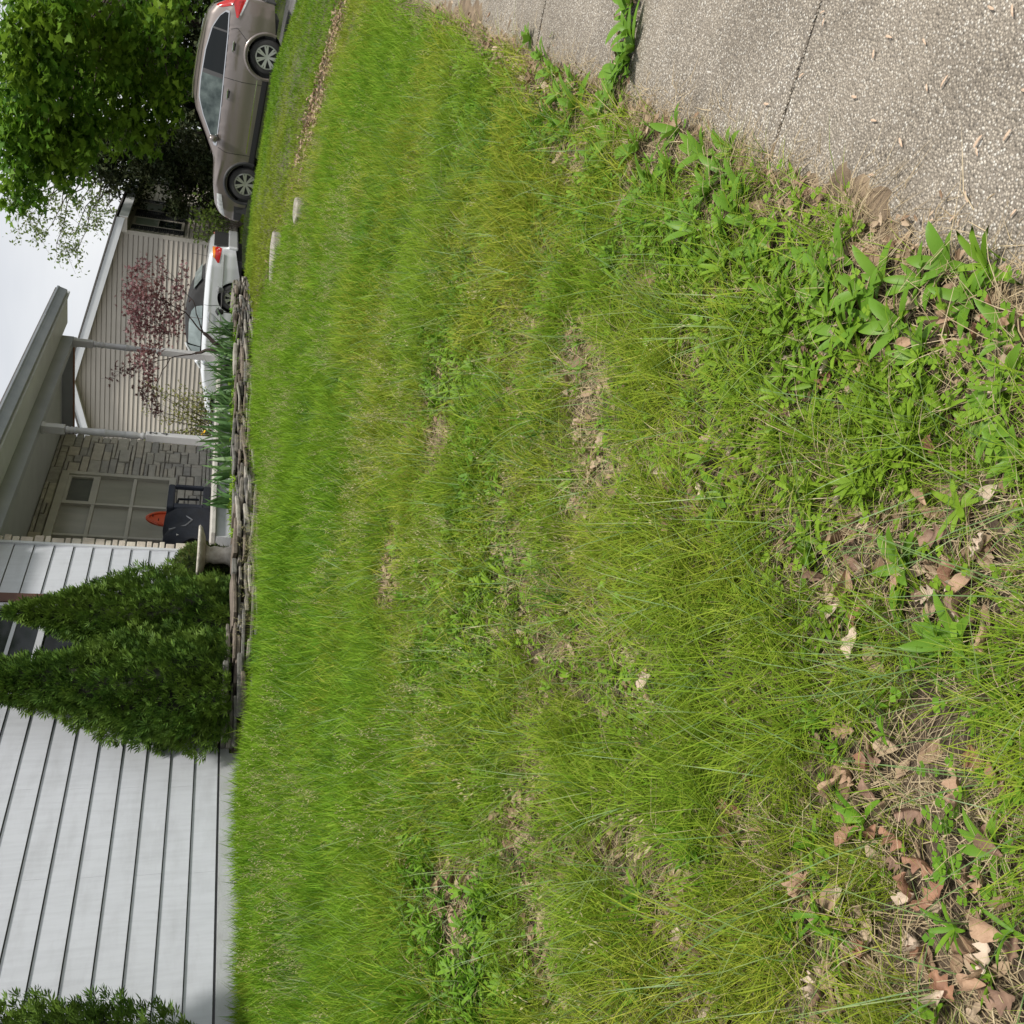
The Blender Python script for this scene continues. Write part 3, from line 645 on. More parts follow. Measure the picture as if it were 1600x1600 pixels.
for sd in (-1, 1):
    wl = ST.patch('side_window', clear_glass, cv, [(.30, 1.0), (1.32, .99)], [(.30, 1.02), (.36, 1.16), (.50, 1.245), (.8, 1.29), (1.32, 1.275)], .012, sd)
    put(MB().tube([(sd * (ST.x(.62, 1.0, 1.375) + .014), .62, 1.0), (sd * (ST.x(.66, 1.27, 1.375) + .014), .66, 1.27)], .010, 4), 'window_divider', dark_pl, cv)
    put(MB().add([(sd * .80, 1.33, 1.0), (sd * .78, 1.82, .97), (sd * .70, 1.33, 1.285)], [(0, 1, 2)]), 'quarter_glass', clear_glass, cv)
    put(MB().tube([(sd * .80, 1.86, .965), (sd * .70, 1.36, 1.30), (sd * .66, 1.30, 1.335)], .022, 6), 'windscreen_pillar', silver, cv)
    mm = put(MB().lathe([(.02, -.05), (.06, -.04), (.075, 0), (.06, .04), (.02, .06)], (sd * .96, 1.62, 1.03), 12, 'Y'), 'wing_mirror', silver, cv, smooth=True)
    put(MB().tube([(sd * .85, 1.62, .97), (sd * .94, 1.62, 1.01)], .02, 5), 'mirror_arm', dark_pl, mm)
    Cc.patch('tail_light', red_lamp, cv, [(-1.10, .66), (-.80, .70)], [(-1.10, .86), (-.95, .85), (-.80, .74)], .010, sd, n=12)
    Cc.patch('indicator', amber_lamp, cv, [(-1.10, .80), (-.90, .80)], [(-1.10, .87), (-.90, .84)], .014, sd, n=8, rows=3)
    Cc.line('side_moulding', chrome, cv, [(-1.0, .60), (3.2, .56)], .010, .004, sd, n=60)
    Cc.line('door_gap', seam_m, cv, [(.25, .98), (.20, .6), (.30, .30)], .005, .001, sd)
    Cc.line('door_gap', seam_m, cv, [(1.72, .96), (1.78, .6), (1.74, .30)], .005, .001, sd)
    Cc.patch('headlight', clear_lamp, cv, [(3.25, .58), (3.62, .48)], [(3.25, .69), (3.62, .56)], .008, sd, n=8)
    put(MB().tube([(sd * (Cc.x(.40, .84) + .01), .40, .84), (sd * (Cc.x(.5, .84) + .03), .45, .845), (sd * (Cc.x(.5, .84) + .03), .60, .845), (sd * (Cc.x(.6, .84) + .01), .64, .84)], .012, 5), 'door_handle', chrome, cv)
V = [(sx * .62, y - .012, ST.zt(y) + .02) for y in (-.28, -.02) for sx in (-1, 1)]
put(MB().add(V, [(0, 1, 3, 2)]), 'rear_window', clear_glass, cv)
V = [(sx * w_, y, z) for y, z, w_ in ((1.86, .975, .78), (1.33, 1.325, .66)) for sx in (-1, 1)]
put(MB().add(V, [(0, 1, 3, 2)]), 'windscreen', clear_glass, cv)
put(MB().box((-.55, -1.145, .50), (.55, -1.10, .84)), 'rear_panel', dark_pl, cv, bevel=.01)
put(MB().box((-.70, -1.17, .30), (.70, -1.08, .52)), 'rear_bumper', silver, cv, bevel=.03)
put(MB().tube([(-.60, -.85, .95), (-.62, -.88, 1.28)], .004, 4), 'aerial', dark_pl, cv)
for px in (-.36, .36):
    for yy in (.55, 1.0): put(MB().box((px - .22, yy - .06, .70), (px + .22, yy + .06, 1.14 if yy > .9 else 1.08)), 'seat', dark_pl, cv, bevel=.05)

# ------------------------------------------------------------------ foliage helpers
def rotmats(n, up_bias, r=rng):
    """random leaf frames; up_bias 0 = any direction, 1 = face up"""
    nrm = r.normal(size=(n, 3)); nrm /= np.linalg.norm(nrm, axis=1)[:, None]
    nrm = nrm * (1 - up_bias) + np.array([0, 0, 1.0]) * up_bias; nrm /= np.linalg.norm(nrm, axis=1)[:, None]
    a = r.normal(size=(n, 3)); u = np.cross(nrm, a); u /= np.linalg.norm(u, axis=1)[:, None]
    return u, np.cross(nrm, u), nrm
def leaves(pos, size, shape, up_bias=.4, fold=0.0):
    """shape: (k,2) or (k,3) outline; returns V, F"""
    pos = np.asarray(pos); n = len(pos); shape = np.asarray(shape, float); k = len(shape)
    u, v, w = rotmats(n, up_bias); s = np.asarray(size).reshape(-1, 1, 1) if np.ndim(size) else size
    z = shape[:, 2] if shape.shape[1] > 2 else fold * np.abs(shape[:, 0])
    V = pos[:, None, :] + s * (u[:, None, :] * shape[None, :, 0, None] + v[:, None, :] * shape[None, :, 1, None] + w[:, None, :] * z[None, :, None])
    return V.reshape(-1, 3), np.arange(n * k).reshape(n, k)
MAPLE = [(0, 0), (.10, .10), (.38, .02), (.30, .22), (.52, .48), (.26, .50), (.16, .70), (0, 1.0), (-.16, .70), (-.26, .50), (-.52, .48), (-.30, .22), (-.38, .02), (-.10, .10)]
OVAL = [(0, 0), (.26, .35), (.2, .7), (0, 1.0), (-.2, .7), (-.26, .35)]
LANCE = [(0, 0), (.10, .4), (0, 1.0), (-.10, .4)]
JMAP = [(0, 0), (.35, .15), (.12, .3), (.42, .62), (.1, .5), (0, 1), (-.1, .5), (-.42, .62), (-.12, .3), (-.35, .15)]
bark = simple('bark', (.06, .045, .034), .95, (.13, .105, .085), 12, .8, 30, stretch=(1, 1, .3))
bark_dk = simple('dark_bark', (.035, .022, .02), .9, (.06, .042, .036), 14, .6, 40)
def limb(m, a, b, r0, r1, wob=.1, n=6, seg=6):
    a, b = Vector(a), Vector(b); d = (b - a).length; pts = []
    for i in range(n + 1):
        t = i / n; p = a.lerp(b, t); k = math.sin(math.pi * t) * d * wob
        pts.append(p + Vector((random.uniform(-k, k), random.uniform(-k, k), random.uniform(-k, k) * .5 + k * .3)) * .6)
    pts[0] = a; pts[-1] = b
    m.tube(pts, [r0 + (r1 - r0) * i / n for i in range(n + 1)], seg); return pts
def gl(x, y): return float(height(x, y))

# ---- service wire rising from the porch eave
wr_a = Vector((12.2, -.60, 2.41)); wr_b = onD(-260, 640, 6.0)
tag(MB().tube([wr_a, wr_a.lerp(wr_b, .5) - Vector((0, 0, .05)), wr_b], .006, 5).build('service_wire', simple('wire_black', (.02, .02, .02), .6), None), 'thin black wire rising from the porch gutter into the sky', 'wire')

# ---- big maple above the driveway
maple_leaf = leafy('maple_leaf', [(.03, .085, .008), (.065, .165, .014), (.11, .23, .02), (.19, .31, .03)], .42, .55, .6, (.24, .34, .03, 1), .5, spec=.2)
base = Vector((28.3, -7.6, gl(28.3, -7.6)))
mt = thing('maple_tree', base, 'big green maple spreading over the taupe SUV and driveway', 'tree')
m = MB(); fork = base + Vector((-.3, .5, 2.6)); limb(m, base - Vector((0, 0, .1)), fork, .30, .22, .02, 6, 10)
clus = [(40, 40, 22.5, 1.0), (60, 105, 22.8, 1.0), (115, 25, 23, .9), (110, 110, 23.5, .9), (35, 165, 24, 1.0), (150, 65, 24, .8), (65, 185, 24, .9), (105, 200, 24.5, .8),
        (150, 160, 25, .8), (195, 130, 25, .8), (190, 90, 24, .7), (250, 28, 22.5, .7), (235, 75, 24.5, .7), (215, 175, 25, .75), (195, 205, 25.2, .7), (228, 215, 25.5, .6),
        (255, 185, 25.2, .6), (268, 150, 24.5, .6), (282, 110, 24.5, .55), (120, 235, 24.5, .75), (80, 245, 25, .8), (30, 245, 25, .9), (15, 300, 25.5, .7), (50, 290, 26, .6),
        (100, 270, 25.5, .6), (130, 215, 25, .6), (268, 40, 24, .6), (185, 30, 23.5, .7), (10, 210, 24.5, 1.0), (160, 200, 26.5, .8), (5, 90, 22.5, 1.0), (80, 10, 22, .9), (240, 130, 26, .8), (150, 120, 27, .9),
        (60, 60, 25.5, 1.2), (110, 160, 26.5, 1.1), (20, 130, 26, 1.2), (175, 75, 26.5, 1.0), (80, 130, 27, 1.2), (130, 60, 26, 1.0), (40, 215, 27, 1.1), (210, 40, 26, .9)]
P = []
cents = [(Vector(onD(x, y, D)), r) for x, y, D, r in clus]
for _ in range(46):     # the rest of the crown, outside the frame
    a = random.uniform(0, 2 * math.pi); rr = random.uniform(.3, 1) ** .5 * 5.5
    cents.append((Vector((base.x + rr * math.cos(a), base.y - 1.5 + rr * math.sin(a) * .9, base.z + random.uniform(3.5, 9.5) - rr * .25)), 1.3))
for c, r in cents:
    if r < 1.25: limb(m, fork + Vector((random.uniform(-.3, .3), random.uniform(-.3, .3), random.uniform(-.3, 2.5))), c, .05, .012, .08, 6, 5)
    n = int(330 * r * r) if r < 1.25 else 110
    d = rng.normal(size=(n, 3)); d /= np.linalg.norm(d, axis=1)[:, None]; d *= (rng.random(n) ** .45)[:, None] * np.array([r, r, r * .62]); d[:, 2] -= (d[:, 0] ** 2 + d[:, 1] ** 2) * .28 / r
    P.append(np.array(c) + d)
P = np.concatenate(P)
m.build('trunk', bark, mt, smooth=True)
V, F = leaves(P, rng.uniform(.15, .26, len(P)), MAPLE, .55, .25)
from_arrays('crown', V, F, maple_leaf, mt)

# ---- dark conifers in front of the neighbour's house
conif_leaf = leafy('dark_conifer_needles', [(.014, .026, .009), (.024, .042, .013), (.042, .060, .016), (.06, .066, .02)], .12, .7, 1.2, (.05, .045, .012, 1), .4)
SPRAY = [(0, 0), (.2, .6), (0, 1), (-.2, .6)]
def conifer(x, y, h, r, label, n, size=.28, zlow=.3, name='conifer_tree'):
    b = Vector((x, y, gl(x, y))); t = thing(name, b, label, 'tree', 'dark evergreens by the neighbouring house')
    m = MB(); m.tube([b, b + Vector((0, 0, h * .5)), b + Vector((0, 0, h * .96))], [r * .10, r * .06, .02], 8); 
    P = []
    for k in range(int(h * 16)):
        tt = (k + .5) / (h * 16); z = zlow + (h - zlow) * tt; L = r * (1 - tt) ** .8 * random.uniform(.7, 1.08); a = random.uniform(0, 6.283)
        tip = Vector((L * math.cos(a), L * math.sin(a), -.12 * L)); m.tube([b + Vector((0, 0, z)), b + Vector((0, 0, z)) + tip], [.022, .006], 4)
        nn = int(n / (h * 16) * (L / r + .15) * 1.6); s = rng.random(nn) ** .6
        q = np.outer(s, np.array(tip)) + rng.normal(size=(nn, 3)) * np.array([.16, .16, .12]) * (.5 + L / r) + np.array(b) + np.array([0, 0, z]); P.append(q)
    m.build('trunk', bark_dk, t); P = np.concatenate(P)
    V, F = leaves(P, rng.uniform(.6, 1.2, len(P)) * size, SPRAY, .25, .3); from_arrays('crown', V, F, conif_leaf, t); return t
conifer(30.3, -.05, 7.2, 1.6, 'dark olive evergreen shading the shuttered windows of the beige house', 24000, .15, .75)
conifer(35.5, -3.4, 9.0, 2.5, 'dense near black evergreen behind the maple above the SUV roof', 12000, .26, .2)
conifer(36.5, -7.2, 9.5, 2.8, 'dark evergreen at the photo corner behind the SUV tail', 9000, .3, .2)
conifer(40.0, -1.2, 8.0, 2.4, 'distant dark evergreen between the olive one and the near black one', 5000, .45, .2)
# small light leaved shrub over the SUV bonnet
sh_leaf = leafy('light_shrub_leaf', [(.10, .17, .025), (.16, .24, .04), (.22, .28, .05)], .35)
b = Vector((27.2, .5, gl(27.2, .5))); t = thing('garden_shrub', b, 'small yellow green leafy shrub behind the SUV bonnet', 'shrub'); m = MB(); P = []
for k in range(16):
    e = b + Vector((random.uniform(-.4, .4), random.uniform(-.7, .7), random.uniform(.75, 1.35))); limb(m, b, e, .012, .004, .12, 5, 4)
    P += [list(b.lerp(e, random.uniform(.45, 1.05)) + Vector((random.gauss(0, .08), random.gauss(0, .08), random.gauss(0, .06)))) for _ in range(26)]
m.build('stems', bark, t); V, F = leaves(np.array(P), rng.uniform(.08, .14, len(P)), OVAL, .3, .2); from_arrays('foliage', V, F, sh_leaf, t)

# ---- pale spring tree whose twigs hang against the sky beyond the gable
pale_leaf = leafy('pale_spring_leaf', [(.09, .15, .03), (.14, .20, .045), (.20, .25, .07)], .4)
b = Vector((41.0, 1.0, -.5)); t = thing('spring_tree', b, 'slender pale green tree with loose twigs against the white sky', 'tree'); m = MB(); fk = b + Vector((0, 0, 3.0)); limb(m, b - Vector((0, 0, .3)), fk, .2, .14, .02)
P = []
for x, y in [(28, 325), (60, 345), (95, 340), (120, 325), (150, 320), (172, 300), (100, 300), (130, 355), (88, 380), (66, 372), (150, 345), (60, 300), (105, 385), (120, 392), (140, 300), (165, 330), (80, 310), (40, 300), (30, 270), (70, 270), (45, 340)]:
    c = onD(x, y, 37.5 + random.uniform(-1, 1)); pts = limb(m, fk + Vector((0, 0, random.uniform(-.5, 3))), c, .05, .008, .07, 7, 4)
    for k in range(7):
        e = c + Vector((random.gauss(0, .5), random.gauss(0, .5), random.gauss(0, .35))); m.tube([c, c.lerp(e, .5) + Vector((0, 0, .06)), e], [.008, .006, .004], 3)
        P += [list(c.lerp(e, random.uniform(.2, 1.1)) + Vector((random.gauss(0, .07),) * 3) + Vector((random.gauss(0, .06), random.gauss(0, .06), random.gauss(0, .06)))) for _ in range(15)]
m.build('trunk', bark, t); V, F = leaves(np.array(P), rng.uniform(.09, .15, len(P)), OVAL, .2, .2); from_arrays('crown', V, F, pale_leaf, t)
# far trees closing the view between and behind the houses
far_leaf = leafy('far_tree_leaf', [(.03, .065, .014), (.05, .10, .02), (.08, .14, .03)], .3)
for x, y, r, h in ((50, -9, 5, 8), (52, -3, 4.5, 8.5), (46, -13, 5, 9), (60, -6, 5, 9)):
    b = Vector((x, y, -.9)); t = thing('backyard_tree', b, 'hazy green tree standing far behind the SUV and the evergreens', 'tree', 'far trees behind the driveway'); m = MB(); limb(m, b, b + Vector((0, 0, h * .6)), .3, .12, .03); P = []
    for k in range(26):
        c = np.array([x, y, -.9 + h * .55]) + rng.normal(size=3) * np.array([r * .45, r * .45, h * .22]); c[2] = max(c[2], .8); limb(m, b + Vector((0, 0, h * .4)), c, .05, .02, .05, 4, 4)
        P.append(c + rng.normal(size=(90, 3)) * np.array([.7, .7, .5]))
    m.build('trunk', bark, t); P = np.concatenate(P); V, F = leaves(P, rng.uniform(.25, .4, len(P)), OVAL, .4, .2); from_arrays('crown', V, F, far_leaf, t)

# ---- arborvitae against the white wall
arb_leaf = leafy('arborvitae_spray', [(.018, .046, .010), (.045, .10, .016), (.08, .155, .022), (.14, .23, .034)], .2, .65, 3.0, (.13, .20, .026, 1), .55, spec=.2)
arb_core = simple('arborvitae_shade', (.010, .018, .007), .95, (.02, .02, .01), 14)  # inner shade of the bushes put into a near black hull colour
def arb(cx_, cy_, prof, n, label, name='arborvitae', size=.11, core=.72, cz=None, lobes=.10):
    """prof: [(height, radius x, radius y)]"""
    z0 = gl(cx_, cy_) if cz is None else cz; b = Vector((cx_, cy_, z0)); t = thing(name, b, label, 'shrub'); hs = [p[0] for p in prof]
    rx = lambda z: np.interp(z, hs, [p[1] for p in prof]); ry = lambda z: np.interp(z, hs, [p[2] for p in prof])
    wts = rng.random(n * 2) * hs[-1]; keep = rng.random(n * 2) < (rx(wts) + ry(wts)) / (max(p[1] for p in prof) + max(p[2] for p in prof)) + .1
    z = wts[keep][:n]; a = rng.random(len(z)) * 2 * np.pi
    lob = 1 + lobes * np.sin(a * 5 + z * 6) + lobes * np.sin(a * 9 - z * 11) * .7 + lobes * (rng.random(len(z)) - .5)
    s = 1 - .42 * rng.random(len(z)) ** 2.2
    dirv = np.stack([np.cos(a), np.sin(a), np.full(len(z), .75)], 1); dirv += rng.normal(size=dirv.shape) * .4; dirv /= np.linalg.norm(dirv, axis=1)[:, None]
    pos = np.stack([rx(z) * np.cos(a) * lob * s, ry(z) * np.sin(a) * lob * s, z], 1) + np.array(b)
    side = np.cross(dirv, rng.normal(size=dirv.shape)); side /= np.linalg.norm(side, axis=1)[:, None]; nr = np.cross(dirv, side)
    V = []; L = rng.uniform(.6, 1.25, len(z)) * size
    for ang in (-.7, -.25, .25, .7):      # five flat scaly twigs to each spray
        d = dirv * math.cos(ang) + side * math.sin(ang); e = -dirv * math.sin(ang) + side * math.cos(ang); l = L * (1 - .35 * abs(ang))
        p0 = pos + d * (l * .05)[:, None]; w_ = (l * .085)[:, None]
        V.append(np.stack([p0, pos + d * (l * .6)[:, None] + e * w_ + nr * (l * .06)[:, None], pos + d * l[:, None], pos + d * (l * .6)[:, None] - e * w_], 1))
    V = np.concatenate(V).reshape(-1, 3); from_arrays('foliage', V, np.arange(len(V)).reshape(-1, 4), arb_leaf, t)
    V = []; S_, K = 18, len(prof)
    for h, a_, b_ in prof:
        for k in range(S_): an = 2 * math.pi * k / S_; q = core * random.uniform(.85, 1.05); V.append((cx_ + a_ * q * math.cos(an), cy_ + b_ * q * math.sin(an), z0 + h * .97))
    MB().add(V, [(i * S_ + k, i * S_ + (k + 1) % S_, (i + 1) * S_ + (k + 1) % S_, (i + 1) * S_ + k) for i in range(K - 1) for k in range(S_)]).build('shade_core', arb_core, t, smooth=True)
    return t
ca, cb = onY(300, 964, -.34), onY(300, 1068, -.36)
arb(ca.x, -.34, [(0, .48, .22), (.15, .58, .26), (.5, .62, .28), (.85, .60, .28), (1.1, .52, .26), (1.35, .36, .21), (1.6, .20, .15), (1.85, .10, .09), (2.02, .04, .04), (2.1, .01, .01)], 10000, 'pointed dark green arborvitae nearer the porch, its tip over the window edge', core=.60, size=.085, lobes=.17, cz=-.43)
arb(cb.x, -.36, [(0, .52, .24), (.15, .66, .28), (.5, .68, .30), (.8, .62, .30), (1.05, .52, .27), (1.3, .36, .22), (1.6, .25, .18), (1.95, .18, .14), (2.25, .09, .08), (2.4, .02, .02)], 11500, 'taller wide arborvitae in front of the window, reaching out of the photo', core=.60, size=.085, lobes=.17, cz=-.43)
arb(3.62, -.50, [(.15, .10, .10), (.5, .30, .25), (.9, .46, .34), (1.4, .52, .38), (1.8, .40, .34), (2.1, .24, .22), (2.3, .05, .05)], 10000, 'dark evergreen shrub at the photo corner against bare white siding', lobes=.12, size=.07, core=.78)
shrub_br = leafy('juniper_tuft', [(.03, .07, .015), (.06, .11, .02), (.10, .14, .03), (.16, .11, .05)], .15, .6)
_k = arb_leaf; arb_leaf = shrub_br
arb(9.52, -.24, [(0, .10, .1), (.22, .2, .2), (.45, .30, .25), (.62, .26, .22), (.72, .12, .1), (.76, .02, .02)], 2600, 'small round browning juniper beside the bird bath', 'round_shrub', .08)
arb_leaf = _k

# ---- Japanese maple with red leaves over the bed
red_leaf = leafy('red_maple_leaf', [(.07, .024, .026), (.14, .052, .058), (.22, .105, .115), (.32, .20, .215)], .3, .5, 2.5, (.12, .05, .03, 1), .5)  # pink grey stops put leaf highlights into the colour
b = onD(349, 545, 16.4); jm = thing('japanese_maple', b, 'small red leaved Japanese maple leaning across the porch post', 'tree'); m = MB(); P = []
nodes = [((349, 545, 16.4), (318, 520, 16.4), .042, .028), ((349, 545, 16.4), (305, 552, 16.5), .034, .022), ((318, 520, 16.4), (290, 488, 16.3), .014, .009), ((318, 520, 16.4), (302, 470, 16.6), .012, .007),
         ((305, 552, 16.5), (266, 560, 16.5), .012, .008), ((290, 488, 16.3), (258, 470, 16.3), .009, .005), ((290, 488, 16.3), (250, 508, 16.5), .009, .005), ((302, 470, 16.6), (275, 440, 16.6), .007, .004), ((266, 560, 16.5), (225, 570, 16.5), .008, .005), ((266, 560, 16.5), (240, 610, 16.4), .008, .004), ((240, 610, 16.4), (262, 665, 16.3), .004, .003)]
for a_, c_, r0, r1 in nodes: limb(m, onD(*a_), onD(*c_), r0, r1, .08, 5, 5)
jc = [(215, 430, .26, 130), (205, 455, .24, 170), (225, 470, .3, 300), (240, 455, .26, 210), (212, 490, .25, 220), (240, 500, .3, 260), (262, 480, .28, 190), (280, 455, .22, 110), (215, 515, .22, 150), (255, 520, .24, 140), (275, 500, .24, 130), (250, 425, .18, 60), (288, 430, .12, 26), (285, 412, .10, 14), (228, 412, .14, 40), (255, 408, .12, 24),
      (238, 545, .2, 120), (222, 560, .22, 150), (205, 570, .17, 60), (188, 580, .14, 30), (175, 590, .10, 12), (235, 580, .2, 120), (228, 600, .16, 70), (236, 622, .14, 60), (245, 640, .12, 50), (222, 615, .12, 40)]
for x, y, r, n in jc:
    n = int(n * .72)
    c = onD(x, y, 16.4 + random.uniform(-.25, .25)); par = min((onD(*q[1]) for q in nodes), key=lambda p: (p - c).length); limb(m, par, c, .005, .002, .08, 4, 4)
    for k in range(3):
        e = c + Vector((random.gauss(0, r), random.gauss(0, r), random.gauss(0, r * .5))); m.tube([c, e], [.003, .0015], 3)
    P.append(np.array(c) + rng.normal(size=(n, 3)) * np.array([r * .55, r * .55, r * .34]))
P = np.concatenate(P); m.build('trunk', bark_dk, jm); V, F = leaves(P, rng.uniform(.05, .085, len(P)), JMAP, .35, .3); from_arrays('crown', V, F, red_leaf, jm)

# ---- twiggy yellow green shrub beyond the porch post
tw_leaf = leafy('twig_leaf', [(.14, .17, .03), (.20, .23, .05), (.27, .27, .08), (.20, .12, .06)], .35)
b = Vector((19.0, 2.75, gl(19, 2.75))); t = thing('twiggy_shrub', b, 'loose twiggy yellow green shrub behind the numbered porch post', 'shrub'); m = MB(); P = []
for k in range(62):
    e = b + Vector((random.uniform(-.5, .5), random.uniform(-1.15, .7), random.uniform(.7, 1.85))); pts = limb(m, b + Vector((random.gauss(0, .12), random.gauss(0, .12), 0)), e, .009, .003, .07, 5, 4)
    P += [list(pts[i].lerp(pts[i + 1], random.random()) + Vector((random.gauss(0, .03), random.gauss(0, .03), random.gauss(0, .03)))) for i in (2, 3, 4) for _ in range(13)]
m.build('stems', bark, t); V, F = leaves(np.array(P), rng.uniform(.035, .07, len(P)), OVAL, .2, .2); from_arrays('foliage', V, F, tw_leaf, t)

# ------------------------------------------------------------------ bed of stacked flagstones
bed = [(6.7, -.08), (7.1, -.40), (7.7, -.72), (8.4, -.86), (9.1, -.92), (9.8, -.92), (10.6, -.86), (11.4, -.80), (12.3, -.78), (13.2, -.88), (14.0, -1.0), (15.0, -1.0), (16.2, -.9), (17.5, -.75), (18.8, -.6), (19.6, -.3), (20.0, .4)]
# soil inside the bed
bs = simple('bed_soil', (.05, .036, .026), .95, (.10, .075, .052), 9, .8, 50, kind='World')
V = []; ins = [(6.85, -.03)] + [(x, min(y + .14, -.03)) for x, y in bed[1:]]
m = MB(); top = [(x, y, max(gl(x, y) + .10, -.52)) for x, y in ins] + [(20.0, 1.2, -.50), (16.7, 1.2, -.46), (16.7, -.23, -.44), (10.2, -.22, -.43), (10.2, -.03, -.42), (6.85, -.03, -.44)]
m.prism(top, (0, 0, -.4)); tag(m.build('flower_bed', bs, None), 'raised earth bed along the porch held by stones', kind='structure')
flag = [simple('flagstone', c1, .92, c2, 7, .7, 40) for c1, c2 in [((.12, .108, .09), (.26, .235, .195)), ((.075, .068, .058), (.18, .163, .14)), ((.20, .185, .155), (.36, .335, .29)), ((.10, .08, .064), (.20, .165, .132)), ((.08, .077, .07), (.19, .182, .165))]]
edge = thing('stone_edging', (12, -.9, -.75), 'low dry stacked edging of weathered flagstones around the porch bed', 'stone edging')
bp = np.array(bed); seg = np.r_[0, np.cumsum(np.hypot(*np.diff(bp, axis=0).T))]
def along(s): return np.array([np.interp(s, seg, bp[:, 0]), np.interp(s, seg, bp[:, 1])])
def flagstone(s, ln, z, th, dep, inset, tilt, mat):
    p = along(s + ln / 2); d = along(s + ln) - along(s); d /= np.hypot(*d) + 1e-9; nrm = np.array([-d[1], d[0]])
    n = 8; V = []
    for lev, sh in ((0, .95), (.25, 1.0), (.8, 1.02), (1, .97)):
        for k in range(n):
            a = 2 * math.pi * k / n; ca, sa = math.cos(a), math.sin(a); q = 1 / max(abs(ca), abs(sa)) ** .93
            rr = random.Random(int(s * 977) * 31 + int(z * 811) * 7 + k); w_ = (.78 + .34 * rr.random()) * q * sh
            u, v_ = ln / 2 * ca * w_, dep / 2 * sa * w_ + inset
            xy = p + d * u + nrm * v_; V.append((xy[0], xy[1], z + th * lev + tilt * u + rr.uniform(-.008, .008)))
    F = [(i * n + k, i * n + (k + 1) % n, (i + 1) * n + (k + 1) % n, (i + 1) * n + k) for i in range(3) for k in range(n)] + [tuple(range(n))[::-1], tuple(3 * n + k for k in range(n))]
    MB().add(V, F).build('flagstone', mat, edge)
rs = random.Random(5)
for lay in range(8):
    s = rs.uniform(0, .2)
    while s < seg[-1] - .3:
        ln = rs.uniform(.22, .8); th = rs.uniform(.022, .055); p = along(s + ln / 2); z = gl(p[0], p[1]) - .05 + lay * .042 + rs.uniform(-.012, .012)
        topz = float(np.interp(p[0], [6.8, 8, 9.5, 11, 13, 15, 17, 20], [-.36, -.36, -.38, -.39, -.40, -.42, -.38, -.40]))
        if z + th < topz + rs.uniform(-.02, .07): flagstone(s, ln, z, th, rs.uniform(.2, .34), .04 + lay * .012 + rs.uniform(-.03, .05), rs.uniform(-.045, .045), rs.choice(flag))
        s += ln * rs.uniform(.9, 1.15)
# ------------------------------------------------------------------ irises
iris_m = leafy('iris_blade', [(.05, .11, .04), (.09, .19, .06), (.16, .27, .09)], .3, .45, 1.0)
def blade(V, F, p, d, L, w_, bend, n=5):
    up = Vector((0, 0, 1)); side = d.cross(up).normalized(); o = len(V)
    for i in range(n + 1):
        t = i / n; c = p + up * (L * (t - .25 * bend * t * t)) + d * (L * bend * t * t); ww = w_ * (1 - t ** 2.2) * .5 + .0005
        V += [tuple(c - side * ww), tuple(c + side * ww)]
    for i in range(n): F.append((o + 2 * i, o + 2 * i + 1, o + 2 * i + 3, o + 2 * i + 2))
petal = simple('yellow_petal', (.75, .50, .02), .5, (.8, .38, .01), 30)
spots = [(10.9, -.40), (11.45, -.42), (11.9, -.5), (12.35, -.42), (12.8, -.48), (13.3, -.5), (13.8, -.62), (14.4, -.55), (15.0, -.62), (15.5, -.55), (16.0, -.6), (16.5, -.45)]
for i, (x, y) in enumerate(spots):
    b = Vector((x, y, -.46)); big_ = x > 12; fl = i == 3
    lab = 'iris clump with one yellow flower beside the numbered post' if fl else '%s clump of sword shaped iris leaves counting from the bird bath' % ['first', 'second', 'third', 'fourth', 'fifth', 'sixth', 'seventh', 'eighth', 'ninth', 'tenth', 'eleventh', 'twelfth'][i]
    t = thing('iris_clump', b, lab, 'iris', 'irises along the porch bed'); V, F = [], []
    for k in range(random.randint(13, 22)):
        a = random.gauss(0, .7) + random.choice([0, math.pi]); p = b + Vector((random.gauss(0, .10), random.gauss(0, .08), -.02))
        blade(V, F, p, Vector((math.cos(a), math.sin(a), 0)), random.uniform(.28, .56) * (1.12 if big_ else .85), random.uniform(.036, .06), random.uniform(.1, 1.0))
    MB().add(V, F).build('leaves', iris_m, t)
    if fl:
        st = MB().tube([b, b + Vector((.02, -.10, .40))], .006, 5).build('stalk', iris_m, t); m = MB(); c = b + Vector((.02, -.10, .42))
        for k in range(6):
            a = k * math.pi / 3; d = Vector((math.cos(a), math.sin(a), .5 if k % 2 else -.5)); s_ = Vector((-math.sin(a), math.cos(a), 0)); m.add([c, c + d * .03 + s_ * .02, c + d * .055, c + d * .03 - s_ * .02], [(0, 1, 2, 3)])
        m.build('flower', petal, t)
# ------------------------------------------------------------------ bird bath, crate, sled, lights
bath_m = simple('weathered_cement', (.50, .47, .42), .9, (.26, .235, .19), 10, .9, 40)
b = Vector((9.33, -.55, -.47)); t = thing('bird_bath', b, 'weathered cement bird bath with scalloped rim beside the arborvitae', 'bird bath')
MB().lathe([(.13, 0), (.14, .02), (.13, .06), (.10, .09), (.088, .14), (.095, .20), (.10, .24), (.085, .28), (.10, .31), (.115, .325)], b, 20).build('pedestal', bath_m, t, smooth=True)
m = MB(); V = []; prof = [(.10, .325), (.20, .34), (.29, .375), (.315, .40), (.30, .415), (.27, .40), (.15, .365), (.02, .36)]
for r, h in prof:
    for k in range(40): a = 2 * math.pi * k / 40; sc_ = 1 + (.03 * math.cos(a * 12) if r > .25 else 0); V.append(b + Vector((r * sc_ * math.cos(a), r * sc_ * math.sin(a), h)))
